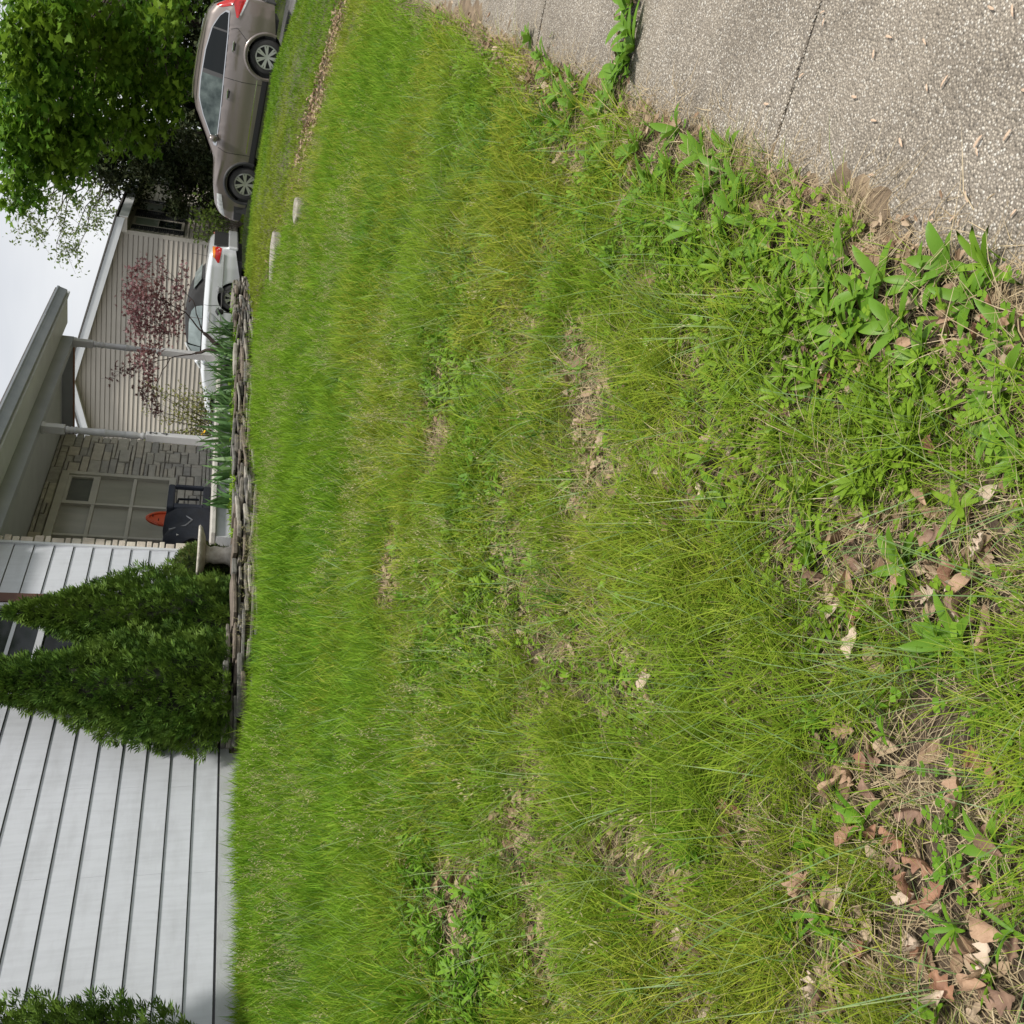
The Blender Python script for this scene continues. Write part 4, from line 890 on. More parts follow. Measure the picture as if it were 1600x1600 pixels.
m.add(V, [(i * 40 + k, i * 40 + (k + 1) % 40, (i + 1) * 40 + (k + 1) % 40, (i + 1) * 40 + k) for i in range(len(prof) - 1) for k in range(40)] + [tuple(7 * 40 + k for k in range(40))]); m.build('basin', bath_m, t, smooth=True)

navy = simple('navy_fabric', (.007, .009, .015), .85, (.012, .016, .026), 12, .25, 50); navy2 = simple('navy_band', (.018, .024, .04), .8, (.013, .017, .03), 15); mesh_m = simple('black_mesh', (.008, .008, .009), .9)
x0, x1, y0, y1, z0, z1 = 11.12, 12.56, .40, .95, -.198, .36
t = thing('fabric_crate', ((x0 + x1) / 2, .7, z0), 'navy fabric folding pet crate with mesh window on the porch', 'pet crate')
xm = 11.92
V = []; ns = 12
for i in range(ns + 1):      # sagging cloth cover
    u = i / ns; x = x0 + (xm - x0) * u; sq = .03 * math.sin(u * 9) - (.16 * (1 - u / .25) ** 2 if u < .25 else 0)
    for k, (yy, zz) in enumerate(((y0, z0), (y0 - .03, z0 + .2), (y0 - .02 + .02 * math.sin(u * 14), z0 + .40 + sq), (y0 + .10, z1 - .02 + sq), (y0 + .3, z1 + sq), (y1 - .05, z1 - .02 + sq), (y1, z0))): V.append((x, yy, zz))
MB().add(V, [(i * 7 + k, i * 7 + k + 1, i * 7 + 8 + k, i * 7 + 7 + k) for i in range(ns) for k in range(6)] + [tuple(range(7)), tuple(ns * 7 + k for k in range(7))[::-1]]).build('covered_body', navy, t, smooth=True)
MB().box((xm + .005, y0, z1 - .09), (x1, y1, z1)).build('top_panel', navy2, t, bevel=.025)
MB().box((xm + .005, y0, z0), (x1, y1, z0 + .10)).build('floor_panel', navy, t, bevel=.02)
for a, c_ in ((xm + .005, xm + .12), (x1 - .06, x1)):
    for yy in (y0, y1 - .06): MB().box((a, yy, z0 + .10), (c_, yy + .06, z1 - .09)).build('corner_panel', navy2, t, bevel=.012)
MB().box((xm + .12, y1 - .03, z0 + .10), (x1 - .06, y1 - .02, z1 - .09)).build('mesh_panel', mesh_m, t)
MB().tube([(xm + .05, y0 + .15, z0 + .35), (xm + .3, y0 + .17, z1 - .12), (xm + .5, y0 + .16, z1 - .14), (x1 - .12, y0 + .16, z0 + .15)], .018, 6).build('inner_strap', navy, t)
MB().tube([(x0 + .2, y0 - .015, z1 - .06), (x0 + .3, y0 - .03, z0 + .3), (x0 + .45, y0 - .03, z0 + .22), (x0 + .6, y0 - .015, z0 + .33)], .012, 5).build('strap', simple('grey_strap', (.16, .17, .19), .7), t)
MB().box((x0 + .1, y0 - .006, z0 + .36), (x0 + .13, y0 + .02, z0 + .40)).build('buckle', simple('pale_buckle', (.5, .5, .5), .5), t)
orange = simple('orange_plastic', (.55, .075, .02), .45, (.45, .06, .018), 6)
m = MB(); pts = []; cxs, czs = 12.62, .33
for k in range(28): a = 2 * math.pi * k / 28; pts.append((cxs + .25 * math.cos(a), 1.02 + .05 * math.cos(a), czs + .30 * math.sin(a) ))
sl_ = m.prism(pts, (0, .03, 0)).build('plastic_sled', orange, None, bevel=.012)
tag(sl_, 'round orange plastic sled standing upright behind the navy crate', 'sled')
MB().tube([(p[0], p[1] - .012, p[2]) for p in pts + pts[:1]], .024, 6).build('rim', orange, sl_)
for hx, hz in ((-.05, .14), (.06, .22)): MB().box((cxs + hx - .02, 1.0 - .002, czs + hz), (cxs + hx + .03, 1.012, czs + hz + .012)).build('slot', mesh_m, sl_)
MB().box((cxs - .2, 1.0, -.199), (cxs + .2, 1.1, -.02)).build('stand', orange, sl_)
lamp_m = simple('lamp_black', (.012, .012, .013), .5); lamp_g = simple('lamp_grey', (.16, .165, .17), .5)
for i, ((x, y, zt), lab) in enumerate((((18.45, -.50, -.14), 'grey topped solar garden light by the convertible wheel'), ((17.2, -.52, -.15), 'black solar lantern on a stake left of the red maple'), ((14.6, -.58, -.28), 'black solar lantern on a stake below the bare porch post'))):
    b = Vector((x, y, -.5)); t = thing('garden_light', b, lab, 'garden light', 'solar lights in the porch bed'); h = zt + .5
    MB().tube([b, b + Vector((.01, 0, h - .09))], .008, 6).build('stake', lamp_m, t)
    MB().lathe([(.03, h - .10), (.045, h - .08), (.05, h - .02), (.02, h - .02)], b, 10).build('lantern', lamp_m if i else lamp_g, t)
    MB().lathe([(.075, h - .02), (.07, h), (.03, h + .03), (.005, h + .04)], b, 12).build('cap', lamp_m if i else lamp_g, t)

# ------------------------------------------------------------------ lawn: grasses, weeds, litter
def strips(rows):
    """triangles of a ribbon with `rows` pairs of points, last pair merged into a tip"""
    F = []
    for i in range(rows - 1): o = 2 * i; F += [(o, o + 1, o + 3), (o, o + 3, o + 2)]
    o = 2 * (rows - 1); return F + [(o, o + 1, o + 2)]
def grass_blade(V, F, p, az, L, w_, lean, n=3, droop=.35):
    """ribbon of n pieces ending in a point"""
    d = np.array([math.cos(az), math.sin(az), 0]); s = np.array([-math.sin(az), math.cos(az), 0]); tw = random.uniform(-.8, .8); s = s * math.cos(tw) + np.array([0, 0, 1]) * math.sin(tw) * .5; o = len(V)
    for i in range(n + 1):
        t = i / n; c = p + d * (lean * L * t ** 1.6) + np.array([0, 0, 1]) * L * (t - droop * lean * t * t)
        if i == n: V.append(c)
        else: ww = w_ * .5 * (1 - .75 * t ** 1.8); V += [c - s * ww, c + s * ww]
    F += [tuple(k + o for k in f) for f in strips(n)]
def tuft(n, Lr, wr, leanr, rad, droop=.35, bias=None, seg=3):
    V, F = [], []
    for _ in range(n):
        a = random.uniform(0, 6.283); r = rad * math.sqrt(random.random()); az = a + random.gauss(0, .8) if bias is None else bias + random.gauss(0, .7)
        grass_blade(V, F, np.array([r * math.cos(a), r * math.sin(a), -.012]), az, random.uniform(*Lr), random.uniform(*wr), random.uniform(*leanr), seg, droop)
    return np.array(V), np.array(F)
def leaf_blade(V, F, p, az, L, w_, rise, arch, n=5, point=1.0):
    """broad leaf with a keel, two strips"""
    d = np.array([math.cos(az), math.sin(az), 0]); s = np.array([-math.sin(az), math.cos(az), 0]); o = len(V)
    for i in range(n + 1):
        t = i / n; c = p + d * L * t * math.cos(rise) + np.array([0, 0, 1]) * L * (math.sin(rise) * t - arch * t * t); ww = w_ * .5 * (math.sin(math.pi * min(1, .08 + t * .92)) ** .7 * (1 - .25 * t)) + .0015 * (1 - t)
        V += [c - s * ww + np.array([0, 0, ww * .35]), c, c + s * ww + np.array([0, 0, ww * .35])]
    for i in range(n): F += [(o + 3 * i, o + 3 * i + 1, o + 3 * i + 4, o + 3 * i + 3), (o + 3 * i + 1, o + 3 * i + 2, o + 3 * i + 5, o + 3 * i + 4)]
def tri(V, F):
    F = np.array(F); return np.array(V), np.concatenate([F[:, [0, 1, 2]], F[:, [0, 2, 3]]])
def rosette(n, Lr, wr):
    V, F = [], []; a0 = random.uniform(0, 6.28)
    for k in range(n): leaf_blade(V, F, np.array([0, 0, .004]), a0 + k * 2.4 + random.gauss(0, .2), random.uniform(*Lr), random.uniform(*wr), random.uniform(.25, 1.0), random.uniform(.15, .5), 3)
    return tri(V, F)
def dryleaf_arrays(L, curl, lob, nx=5, ny=15):
    """curled dead leaf, 5 x 7 grid"""
    V, F = [], []
    for i in range(ny):
        t = i / (ny - 1); w_ = math.sin(math.pi * (.04 + .93 * t)) ** .8 * (.36 + lob * .2 * math.cos(t * 2 * math.pi * 3.2 + .6)) * L
        for j in range(nx):
            u = (j / (nx - 1) - .5) * 2; x = u * w_ * .5 * 1.4; V.append((x, (t - .5) * L, abs(u) ** 1.6 * w_ * curl + .16 * L * curl * math.sin(t * 5 + lob * 3) + random.uniform(-.01, .01) * L + .006))
    F = [(i * nx + j, i * nx + j + 1, (i + 1) * nx + j + 1, (i + 1) * nx + j) for i in range(ny - 1) for j in range(nx - 1)]
    return V, F
def dryleaf(L, mat, curl, lob): V, F = dryleaf_arrays(L, curl, lob); return arrays_mesh('dry_leaf', np.array(V), np.array(F), mat, True)
TRIS = [0]
def scatter(name, pts, rot, scl, idx, protos, mat, label):
    """one 'stuff' mesh: copies of a few small shapes set at many points"""
    VV, FF, off = [], [], 0; pts = np.asarray(pts)
    cxr, sxr, cyr, syr, czr, szr = np.cos(rot[:, 0]), np.sin(rot[:, 0]), np.cos(rot[:, 1]), np.sin(rot[:, 1]), np.cos(rot[:, 2]), np.sin(rot[:, 2])
    R = np.empty((len(pts), 3, 3)); R[:, 0, 0] = czr * cyr; R[:, 0, 1] = czr * syr * sxr - szr * cxr; R[:, 0, 2] = czr * syr * cxr + szr * sxr
    R[:, 1, 0] = szr * cyr; R[:, 1, 1] = szr * syr * sxr + czr * cxr; R[:, 1, 2] = szr * syr * cxr - czr * sxr; R[:, 2, 0] = -syr; R[:, 2, 1] = cyr * sxr; R[:, 2, 2] = cyr * cxr
    R = R * np.asarray(scl)[:, None, None]
    for i, (pv, pf) in enumerate(protos):
        k = np.where(idx == i)[0]
        if not len(k): continue
        V = np.einsum('nij,vj->nvi', R[k], pv) + pts[k][:, None, :]; VV.append(V.reshape(-1, 3)); FF.append((pf[None] + (np.arange(len(k)) * len(pv))[:, None, None]).reshape(-1, 3) + off); off += len(k) * len(pv)
    FF = np.concatenate(FF); TRIS[0] += len(FF); print(name, len(pts), 'tris', len(FF))
    return tag(from_arrays(name, np.concatenate(VV), FF, mat), label, kind='stuff')
def field(n, x0, x1, y0, y1, dens, margin=220, tilt=.18):
    """random ground points in view, thinned by dens(x, y, depth)"""
    x = rng.uniform(x0, x1, n); y = rng.uniform(y0, y1, n); z = height(x, y); px, py, d = project(np.stack([x, y, z], 1))
    ok = (d > .8) & (px > -margin) & (px < 1600 + margin) & (py > -margin) & (py < 1600 + margin); p = dens(x, y, d); ok &= rng.random(n) < p
    x, y, z = x[ok], y[ok], z[ok]; m_ = len(x); rot = np.stack([rng.normal(0, tilt, m_), rng.normal(0, tilt, m_), rng.uniform(0, 6.283, m_)], 1)
    return np.stack([x, y, z], 1), rot, d[ok]
edge_x, edge_y = bp[:, 0], bp[:, 1]
def bedy(x): return np.interp(x, edge_x, edge_y, left=-.03, right=.6)      # lawn lies below this Y
def in_lawn(x, y): return (y < bedy(x) - .03) & (y > WALK_Y1 - .02 + (fnoise(x, y, 3) - .5) * .10)
STEP = lambda v, a, b: np.clip((v - a) / (b - a), 0, 1)
def litter_strip(x, y): return np.exp(-((x - 15.15 - .3 * (fnoise(x, y, 1) - .5)) / .8) ** 4) * STEP(y, -6.0, -5.7) * STEP(-y, 3.3, 3.8) * (fnoise(x, y, 1.7) > .25)
def ground_at(px, py, lift=0):
    d = ray(px, py); lo, hi = .5, 40.0
    f = lambda t: (CAM + d * t).z - (gl(*(CAM + d * t).xy) + lift)
    for _ in range(40):
        mid = (lo + hi) / 2
        if f(mid) > 0: lo = mid
        else: hi = mid
    return CAM + d * lo
WORN = [(*ground_at(px, py).xy, rr) for px, py, rr in ((1320, 870, .10), (1380, 850, .07), (1470, 835, .09), (1560, 860, .09), (1000, 1340, .10), (1060, 1375, .08), (960, 1310, .06), (1520, 1490, .12), (1580, 1560, .12), (1440, 1480, .07), (1030, 1070, .09), (985, 1040, .07), (810, 890, .13), (850, 1000, .09), (1110, 760, .10), (1180, 740, .07), (830, 1260, .12), (880, 1030, .08), (1380, 1230, .08), (1510, 1230, .09), (1450, 1210, .06), (700, 590, .16), (690, 690, .15), (650, 660, .12), (1300, 565, .09), (1560, 590, .10), (1180, 1270, .07), (930, 760, .1), (760, 1490, .12), (720, 1430, .12), (740, 1000, .10), (1240, 900, .06), (800, 760, .08), (620, 900, .15), (1290, 1000, .06), (1220, 1080, .05), (1150, 1060, .06), (950, 620, .1), (900, 560, .1), (1130, 690, .09), (860, 1480, .08), (1090, 1490, .06), (1300, 1460, .06), (1590, 1250, .07))]
def bare(x, y):
    """0..1 thin worn patches in the lawn near the pavement"""
    near = np.clip((-2.2 - y) / 1.8, 0, 1) * np.clip((7.5 - x) / 3.0, 0, 1)
    pt = 0
    for qx, qy, rr in WORN: pt = np.maximum(pt, np.exp(-(((x - qx) ** 2 + (y - qy) ** 2) / (rr * 1.8) ** 2) ** 1.4) * 1.4 - .35 * vnoise(x, y, 14))
    return np.clip(STEP(vnoise(x + 2, y, 5.5), .66, .80) * near * .9 + np.clip(pt, 0, 1) + STEP(y, WALK_Y1 + .34, WALK_Y1 + .05) * .85 + litter_strip(x, y) * 1.2, 0, 1)

fes = leafy('fescue_blade', [(.085, .135, .014), (.195, .268, .024), (.33, .378, .036), (.55, .50, .14)], .33, .6, .55, (.16, .32, .022, 1), .6, spec=.10)
lush = leafy('lush_blade', [(.05, .13, .010), (.12, .265, .018), (.215, .375, .028), (.40, .47, .07)], .36, .6, .5, (.22, .37, .028, 1), .6, spec=.10)
straw = leafy('straw', [(.24, .175, .10), (.36, .275, .16), (.48, .385, .24), (.56, .47, .32)], .15, .8)
mown = leafy('mown_blade', [(.06, .15, .010), (.13, .26, .016), (.22, .35, .026)], .35, .6, .35, (.30, .33, .04, 1), .6, spec=.10)
seed = leafy('seed_head', [(.32, .30, .13), (.44, .40, .20), (.50, .45, .27)], .3, .7)
broad = leafy('broad_leaf', [(.06, .16, .012), (.12, .26, .018), (.21, .36, .03)], .3, .5, 1.0, (.26, .36, .03, 1), .45, spec=.22)
litter_m = leafy('litter_leaf', [(.12, .075, .05), (.24, .155, .095), (.38, .275, .18), (.52, .43, .32)], .1, .75)
PI = math.pi
fes_p = [tuft(11, (.09, .22), (.0026, .004), (.3, 1.1), .035) for _ in range(5)] + [tuft(11, (.10, .24), (.0026, .0038), (.5, 1.2), .03, .4, b_) for b_ in (0, .6)]
fes_far = [tuft(8, (.09, .20), (.0032, .0054), (.3, 1.1), .045, seg=2) for _ in range(5)] + [tuft(8, (.10, .22), (.0032, .005), (.5, 1.2), .04, .4, b_, 2) for b_ in (0, .6)]
lush_p = [tuft(11, (.10, .21), (.0036, .0058), (.15, .8), .035) for _ in range(6)]
lush_far = [tuft(8, (.10, .21), (.0055, .009), (.15, .8), .045, seg=2) for _ in range(6)]
dry_p = [tuft(8, (.05, .14), (.002, .0036), (1.0, 1.7), .045, .62, seg=2) for _ in range(4)]
mown_p = [tuft(6, (.035, .075), (.006, .011), (.2, .9), .07, seg=2) for _ in range(4)]
def seedhead():
    V, F = [], []
    for _ in range(2):
        az = random.uniform(0, 6.28); L = random.uniform(.20, .33); lean = random.uniform(.1, .45); p = np.array([random.gauss(0, .015), random.gauss(0, .015), 0]); grass_blade(V, F, p, az, L, .0018, lean, 3, .2)
        for k in range(13):
            t = random.uniform(.66, 1.0); c = p + np.array([math.cos(az), math.sin(az), 0]) * lean * L * t ** 1.6 + np.array([0, 0, 1]) * L * (t - .2 * lean * t * t); a = random.uniform(0, 6.28); r = .022 * (1.08 - t) * 2.2; o = len(V)
            q = c + np.array([math.cos(a), math.sin(a), random.uniform(.2, .9)]) * r; e = (q - c) * .3 + np.array([0, 0, .003]); s = np.cross(e, [.3, .5, .8]); s = s / np.linalg.norm(s) * .002
            V += [q - e, q + s, q + e, q - s]; F += [(o, o + 1, o + 2), (o, o + 2, o + 3)]
    return np.array(V), np.array(F)
seed_p = [seedhead() for _ in range(4)]
ros_p = [rosette(random.randint(6, 9), (.06, .14), (.010, .021)) for _ in range(5)]
def clover():
    V, F = [], []
    for _ in range(6):
        c = np.array([random.gauss(0, .035), random.gauss(0, .035), random.uniform(.015, .06)])
        for k in range(3):
            a = random.uniform(0, .5) + k * 2.09; d = np.array([math.cos(a), math.sin(a), .15]) * .013; s = np.array([-math.sin(a), math.cos(a), 0]) * .008; o = len(V); V += [c, c + d * .6 + s, c + d * 1.1, c + d * .6 - s]; F.append((o, o + 1, o + 2, o + 3))
    return tri(V, F)
clo_p = [clover() for _ in range(3)]

wz = lambda x, y: 1.5 * np.exp(-((y + 3.2 + .46 * (x - 1.7)) / .42) ** 2) * np.clip((5.8 - x) / 1.5, 0, 1) + np.exp(-((y + 5.88) / .26) ** 2) * .6 * np.clip((9 - x) / 3, 0, 1) * STEP(y, WALK_Y1 + .1, WALK_Y1 + .25)
weed = lambda x, y: np.clip(wz(x, y) * STEP(fnoise(x, y, 1.9), .36, .50), 0, 1)
# fescue: thin yellow green, dominant near the pavement
nearf = lambda x, y: np.clip((-2.2 - y) / 1.6 + (fnoise(x, y, .9) - .5) * 1.4, 0, 1) * np.clip((9 - x) / 4 + .25, .18, 1)
dn = lambda x, y, d: in_lawn(x, y) * (x < 14.3) * (.14 + nearf(x, y)) * (1 - .93 * bare(x, y)) * (1 - .35 * weed(x, y)) * np.clip((4.2 / d) ** 1.25, .05, 1) * (.35 + .9 * STEP(fnoise(x, y, 3.3), .36, .55))
p, r_, d_ = field(108000, 0, 14.5, -6.3, 0, dn); s_ = rng.uniform(.65, 1.25, len(p)) * (.55 + .9 * fnoise(p[:, 0], p[:, 1], 2.2)) * np.clip(1 + (d_ - 5) * .03, .95, 1.5)
nr_ = d_ < 3.7
scatter('fescue_grass', p[nr_], r_[nr_], s_[nr_], rng.integers(0, 7, nr_.sum()), fes_p, fes, 'thin yellow green grass of the lawn nearest the camera')
scatter('fescue_grass', p[~nr_], r_[~nr_], s_[~nr_], rng.integers(0, 7, (~nr_).sum()), fes_far, fes, 'thin yellow green grass further up the unmown lawn')
# lush grass towards the house and along the right
dn = lambda x, y, d: in_lawn(x, y) * (x < 14.1) * np.clip(1.12 - .95 * nearf(x, y), .05, 1) * (1 - bare(x, y)) * (1 - .4 * weed(x, y)) * np.clip((5.5 / d) ** 1.1, .12, 1) * (.35 + .65 * STEP(fnoise(x, y, 2.1), .3, .5))
p, r_, d_ = field(78000, 0, 14.5, -6.3, 0, dn); s_ = rng.uniform(.7, 1.3, len(p)) * (.6 + .8 * fnoise(p[:, 0], p[:, 1], 1.6)) * np.clip(1 + (d_ - 6) * .03, .95, 1.35) * np.where((bedy(p[:, 0]) - p[:, 1] < .35) & (p[:, 0] > 6.7), .7, 1) * np.interp(p[:, 1], [-6.2, -4, -1.5, -.6], [.8, .9, 1.08, .9]) * np.where((p[:, 0] > 12.3) & (p[:, 1] < -3.2), .45, 1)
nr_ = d_ < 6.0; n_l = len(p)
scatter('lush_grass', p[nr_], r_[nr_], s_[nr_], rng.integers(0, 6, nr_.sum()), lush_p, lush, 'long bright green grass of the nearer unmown lawn')
scatter('lush_grass', p[~nr_], r_[~nr_], s_[~nr_], rng.integers(0, 6, (~nr_).sum()), lush_far, lush, 'long bright green grass of the unmown lawn below the house')
# mown lawn beyond the leaf strip
dn = lambda x, y, d: (y < np.where(x < 20, bedy(x) - .05, 1.2)) * (y > WALK_Y1) * (x > 14.05) * (x < 22.32) * (1 - .9 * litter_strip(x, y)) * (.5 + .5 * STEP(fnoise(x, y, 1.4), .25, .5))
p, r_, d_ = field(18000, 14.0, 22.32, -6.3, 1.2, dn); scatter('mown_grass', p, r_, rng.uniform(.9, 1.5, len(p)), rng.integers(0, 4, len(p)), mown_p, mown, 'short mown grass of the neighbouring lawn by the driveway')
p, r_, d_ = field(2600, 25.9, 34, -6.2, 1.3, lambda x, y, d: np.ones_like(x) * .8); scatter('mown_grass', p, r_, rng.uniform(1.2, 2.0, len(p)), rng.integers(0, 4, len(p)), mown_p, mown, 'short grass in front of the beige house')
# dry straw thatch
dn = lambda x, y, d: (y < bedy(x) - .05) * (y > WALK_Y1 - .10) * (x < 14.3) * np.clip(.34 + .66 * bare(x, y) + .25 * STEP(fnoise(x, y, 4.1), .55, .7), 0, 1) * np.clip((3.6 / d) ** 1.3, .03, 1)
p, r_, d_ = field(62000, 0, 14.5, -6.4, -.3, dn, tilt=.12); scatter('dry_thatch', p, r_, rng.uniform(.6, 1.3, len(p)), rng.integers(0, 4, len(p)), dry_p, straw, 'dry tan straw lying between the grass')
tus_p = [tuft(16, (.08, .19), (.0016, .003), (.7, 1.5), .05, .5) for _ in range(4)]
dn = lambda x, y, d: in_lawn(x, y) * np.clip(.03 + .5 * STEP(fnoise(x + 5, y + 2, 2.9), .58, .68) + .5 * bare(x, y) * (fnoise(x, y, 7) > .5), 0, 1) * np.clip((4 / d) ** 1.2, .05, 1) * np.clip((9 - x) / 4, 0, 1)
p, r_, d_ = field(7000, .3, 9, -6.25, -1.5, dn); scatter('dead_tussocks', p, r_, rng.uniform(.7, 1.2, len(p)), rng.integers(0, 4, len(p)), tus_p, straw, 'tan dead grass tussocks among the green')
long_p = [tuft(3, (.22, .38), (.0022, .0034), (.3, .9), .03, .35) for _ in range(5)]
dn = lambda x, y, d: in_lawn(x, y) * np.clip((4 / d) ** 1.2, .05, 1) * .5
p, r_, d_ = field(6000, .3, 9, -6.1, -1.5, dn); scatter('long_blades', p, r_, rng.uniform(.7, 1.1, len(p)), rng.integers(0, 5, len(p)), long_p, leafy('blue_green_blade', [(.10, .19, .06), (.17, .28, .09), (.30, .36, .12)], .3, .45), 'long single grass blades arching over the lawn')
clump_p = [tuft(30, (.16, .30), (.005, .008), (.25, 1.0), .06, .4) for _ in range(4)]
dn = lambda x, y, d: in_lawn(x, y) * (x < 13) * (1 - bare(x, y)) * STEP(fnoise(x + 7, y, .8), .42, .6) * .9
p, r_, d_ = field(420, 1, 13, -5.9, -.8, dn); scatter('coarse_clumps', p, r_, rng.uniform(.6, 1.0, len(p)), rng.integers(0, 4, len(p)), clump_p, leafy('coarse_blade', [(.035, .10, .012), (.07, .18, .02), (.13, .26, .03)], .35, .5, spec=.2), 'dark green coarse grass clumps standing above the lawn')
# tall seed heads in drifts
dn = lambda x, y, d: in_lawn(x, y) * (x < 14.2) * STEP(fnoise(x, y, 1.1), .50, .64) * np.clip((y + 5.6) / 1.2, .12, 1) * (1 - .6 * bare(x, y)) * .8
p, r_, d_ = field(8500, .5, 14.3, -6.1, -.6, dn); scatter('seed_heads', p, r_, rng.uniform(.7, 1.1, len(p)), rng.integers(0, 4, len(p)), seed_p, seed, 'pale feathery grass seed heads rising above the lawn')
# broad leaved weeds and clover forming ground cover
dn = lambda x, y, d: in_lawn(x, y) * (x < 12) * np.clip(wz(x, y) * STEP(fnoise(x, y, 1.9), .36, .50) + .03, 0, 1) * np.clip((5 / d) ** 1.2, .1, 1)
p, r_, d_ = field(62000, .3, 12, -6.3, -.8, dn, tilt=.25); p[:, 2] += rng.uniform(0, .05, len(p)); scatter('broadleaf_weeds', p, r_, rng.uniform(.45, 1.0, len(p)), rng.integers(0, 5, len(p)), ros_p, broad, 'low broad leaved weeds mixed into the lawn')
dn = lambda x, y, d: in_lawn(x, y) * (x < 9) * STEP(fnoise(x + 9, y, 2.3), .5, .62) * np.clip((4 / d) ** 1.2, .08, 1) * .55
p, r_, d_ = field(8000, .3, 9, -6.25, -1.5, dn); scatter('clover', p, r_, rng.uniform(.7, 1.3, len(p)), rng.integers(0, 3, len(p)), clo_p, broad, 'small clover leaves between the grass')
# low plants filling the bed behind the stones
dn = lambda x, y, d: (y > bedy(x) + .06) * (y < -.24) * (x > 9.9) * (fnoise(x, y, 2) > .36) * .9
p, r_, d_ = field(900, 9.9, 20, -1.0, -.2, dn); p[:, 2] = -.46; scatter('bed_plants', p, r_, rng.uniform(.8, 1.5, len(p)), rng.integers(0, 5, len(p)), ros_p, broad, 'low green plants filling the porch bed')

# ---- fallen leaves
dl = [simple('dead_leaf', c1, .7, c2, 30, .4, 90) for c1, c2 in [((.30, .185, .115), (.42, .28, .18)), ((.20, .10, .06), (.32, .17, .10)), ((.44, .34, .25), (.54, .44, .34)), ((.16, .095, .065), (.27, .17, .115))]]
leaf_p = [tri(*dryleaf_arrays(random.uniform(.05, .08), random.uniform(.2, .9), random.choice([0, .25, .7, 1.0]), 3, 7)) for i in range(10)]
dn = lambda x, y, d: (y < bedy(x) - .05) * (y > WALK_Y1 - .02) * np.clip(bare(x, y) * .8 * (x < 9) + litter_strip(x, y) + .03, 0, 1) * np.where(x > 13.5, 1, np.clip((4 / d) ** 1.0, .1, 1)) * (.25 + .75 * STEP(fnoise(x + 3, y, 5), .45, .6))
p, r_, d_ = field(75000, .3, 16.5, -6.3, -1.0, dn, tilt=.45); p[:, 2] += rng.uniform(.0, .02, len(p)); scatter('leaf_litter', p, r_, rng.uniform(.6, 1.15, len(p)), rng.integers(0, 10, len(p)), leaf_p, litter_m, 'brown leaf litter lying in the worn patches')
jx = rng.normal(4.27, .05, 420); jy = rng.uniform(-7.7, -6.2, 420); ex_ = rng.uniform(.8, 9, 900); ey_ = WALK_Y1 + rng.normal(.04, .06, 900)
P = np.stack([np.r_[jx, ex_], np.r_[jy, ey_], np.full(1320, -1.562) + rng.uniform(0, .012, 1320)], 1)
scatter('edge_litter', P, np.stack([rng.normal(0, .3, 1320), rng.normal(0, .3, 1320), rng.uniform(0, 6.28, 1320)], 1), rng.uniform(.25, .6, 1320), rng.integers(0, 10, 1320), leaf_p, litter_m, 'crumbled leaf litter along the pavement edge and joint')
P = np.stack([rng.uniform(.8, 9, 1500), WALK_Y1 + rng.normal(.10, .06, 1500), np.full(1500, -1.566)], 1)
scatter('edge_straw', P, np.stack([rng.normal(0, .1, 1500), rng.normal(0, .1, 1500), rng.uniform(0, 6.28, 1500)], 1), rng.uniform(.5, 1.0, 1500), rng.integers(0, 4, 1500), dry_p, straw, 'dry straw along the pavement edge')
named = [((1462, 838), 3, 'pink brown lobed oak leaf on a straw patch near the pavement weeds', 0.072, 1.0), ((1295, 565), 2, 'pale crumpled leaf in the grass below the pavement edge weeds', 0.075, .7), ((1335, 1005), 2, 'bleached cream leaf in the middle of the near grass', 0.072, .3), ((1328, 1310), 1, 'rusty curled leaf standing up in long grass', 0.072, .2),
         ((1545, 1450), 0, 'long tan leaf strip in the litter at the near corner', 0.079, .1), ((1500, 1235), 0, 'broad tan oak leaf half hidden by grass blades', 0.086, .9), ((1510, 915), 0, 'narrow orange brown leaf beside a broad plantain', 0.079, .1), ((1100, 765), 2, 'pale twisted leaf in a thin patch of the lawn', 0.079, .5), ((790, 765), 2, 'pale leaf on the mid lawn right of the seed heads', 0.072, .6), ((697, 600), 0, 'pink tan leaf in long grass out on the lawn', 0.079, .7), ((1010, 1065), 2, 'whitish leaf standing in litter at lawn centre', 0.086, .5), ((1570, 1560), 3, 'curled brown leaf in the near corner of the photo', 0.072, .8)]
for (px, py), mi, lab, L, lob in named:
    o = bpy.data.objects.new('fallen_leaf', dryleaf(L, dl[mi], .5, lob)); COL.objects.link(o); o.location = ground_at(px, py, .045); o.rotation_euler = (random.uniform(-.4, .2), random.uniform(-.3, .3), random.uniform(0, 6.28)); tag(o, lab, 'leaf', 'dead leaves on the lawn')
lr = random.Random(11); k = 0
while k < 110:
    px, py = lr.uniform(1000, 1590), lr.uniform(480, 1590); q = ground_at(px, py, .03)
    if bare(q.x, q.y) < .35: continue
    o = bpy.data.objects.new('fallen_leaf', dryleaf(lr.uniform(.04, .07), dl[k % 4], lr.uniform(.4, 1.3), lr.choice([0, .3, .8, 1.0]))); COL.objects.link(o); o.location = q; o.rotation_euler = (lr.gauss(0, .4), lr.gauss(0, .4), lr.uniform(0, 6.28)); tag(o, 'dead brown leaf lying in a worn patch of the near lawn', 'leaf', 'dead leaves on the lawn'); k += 1

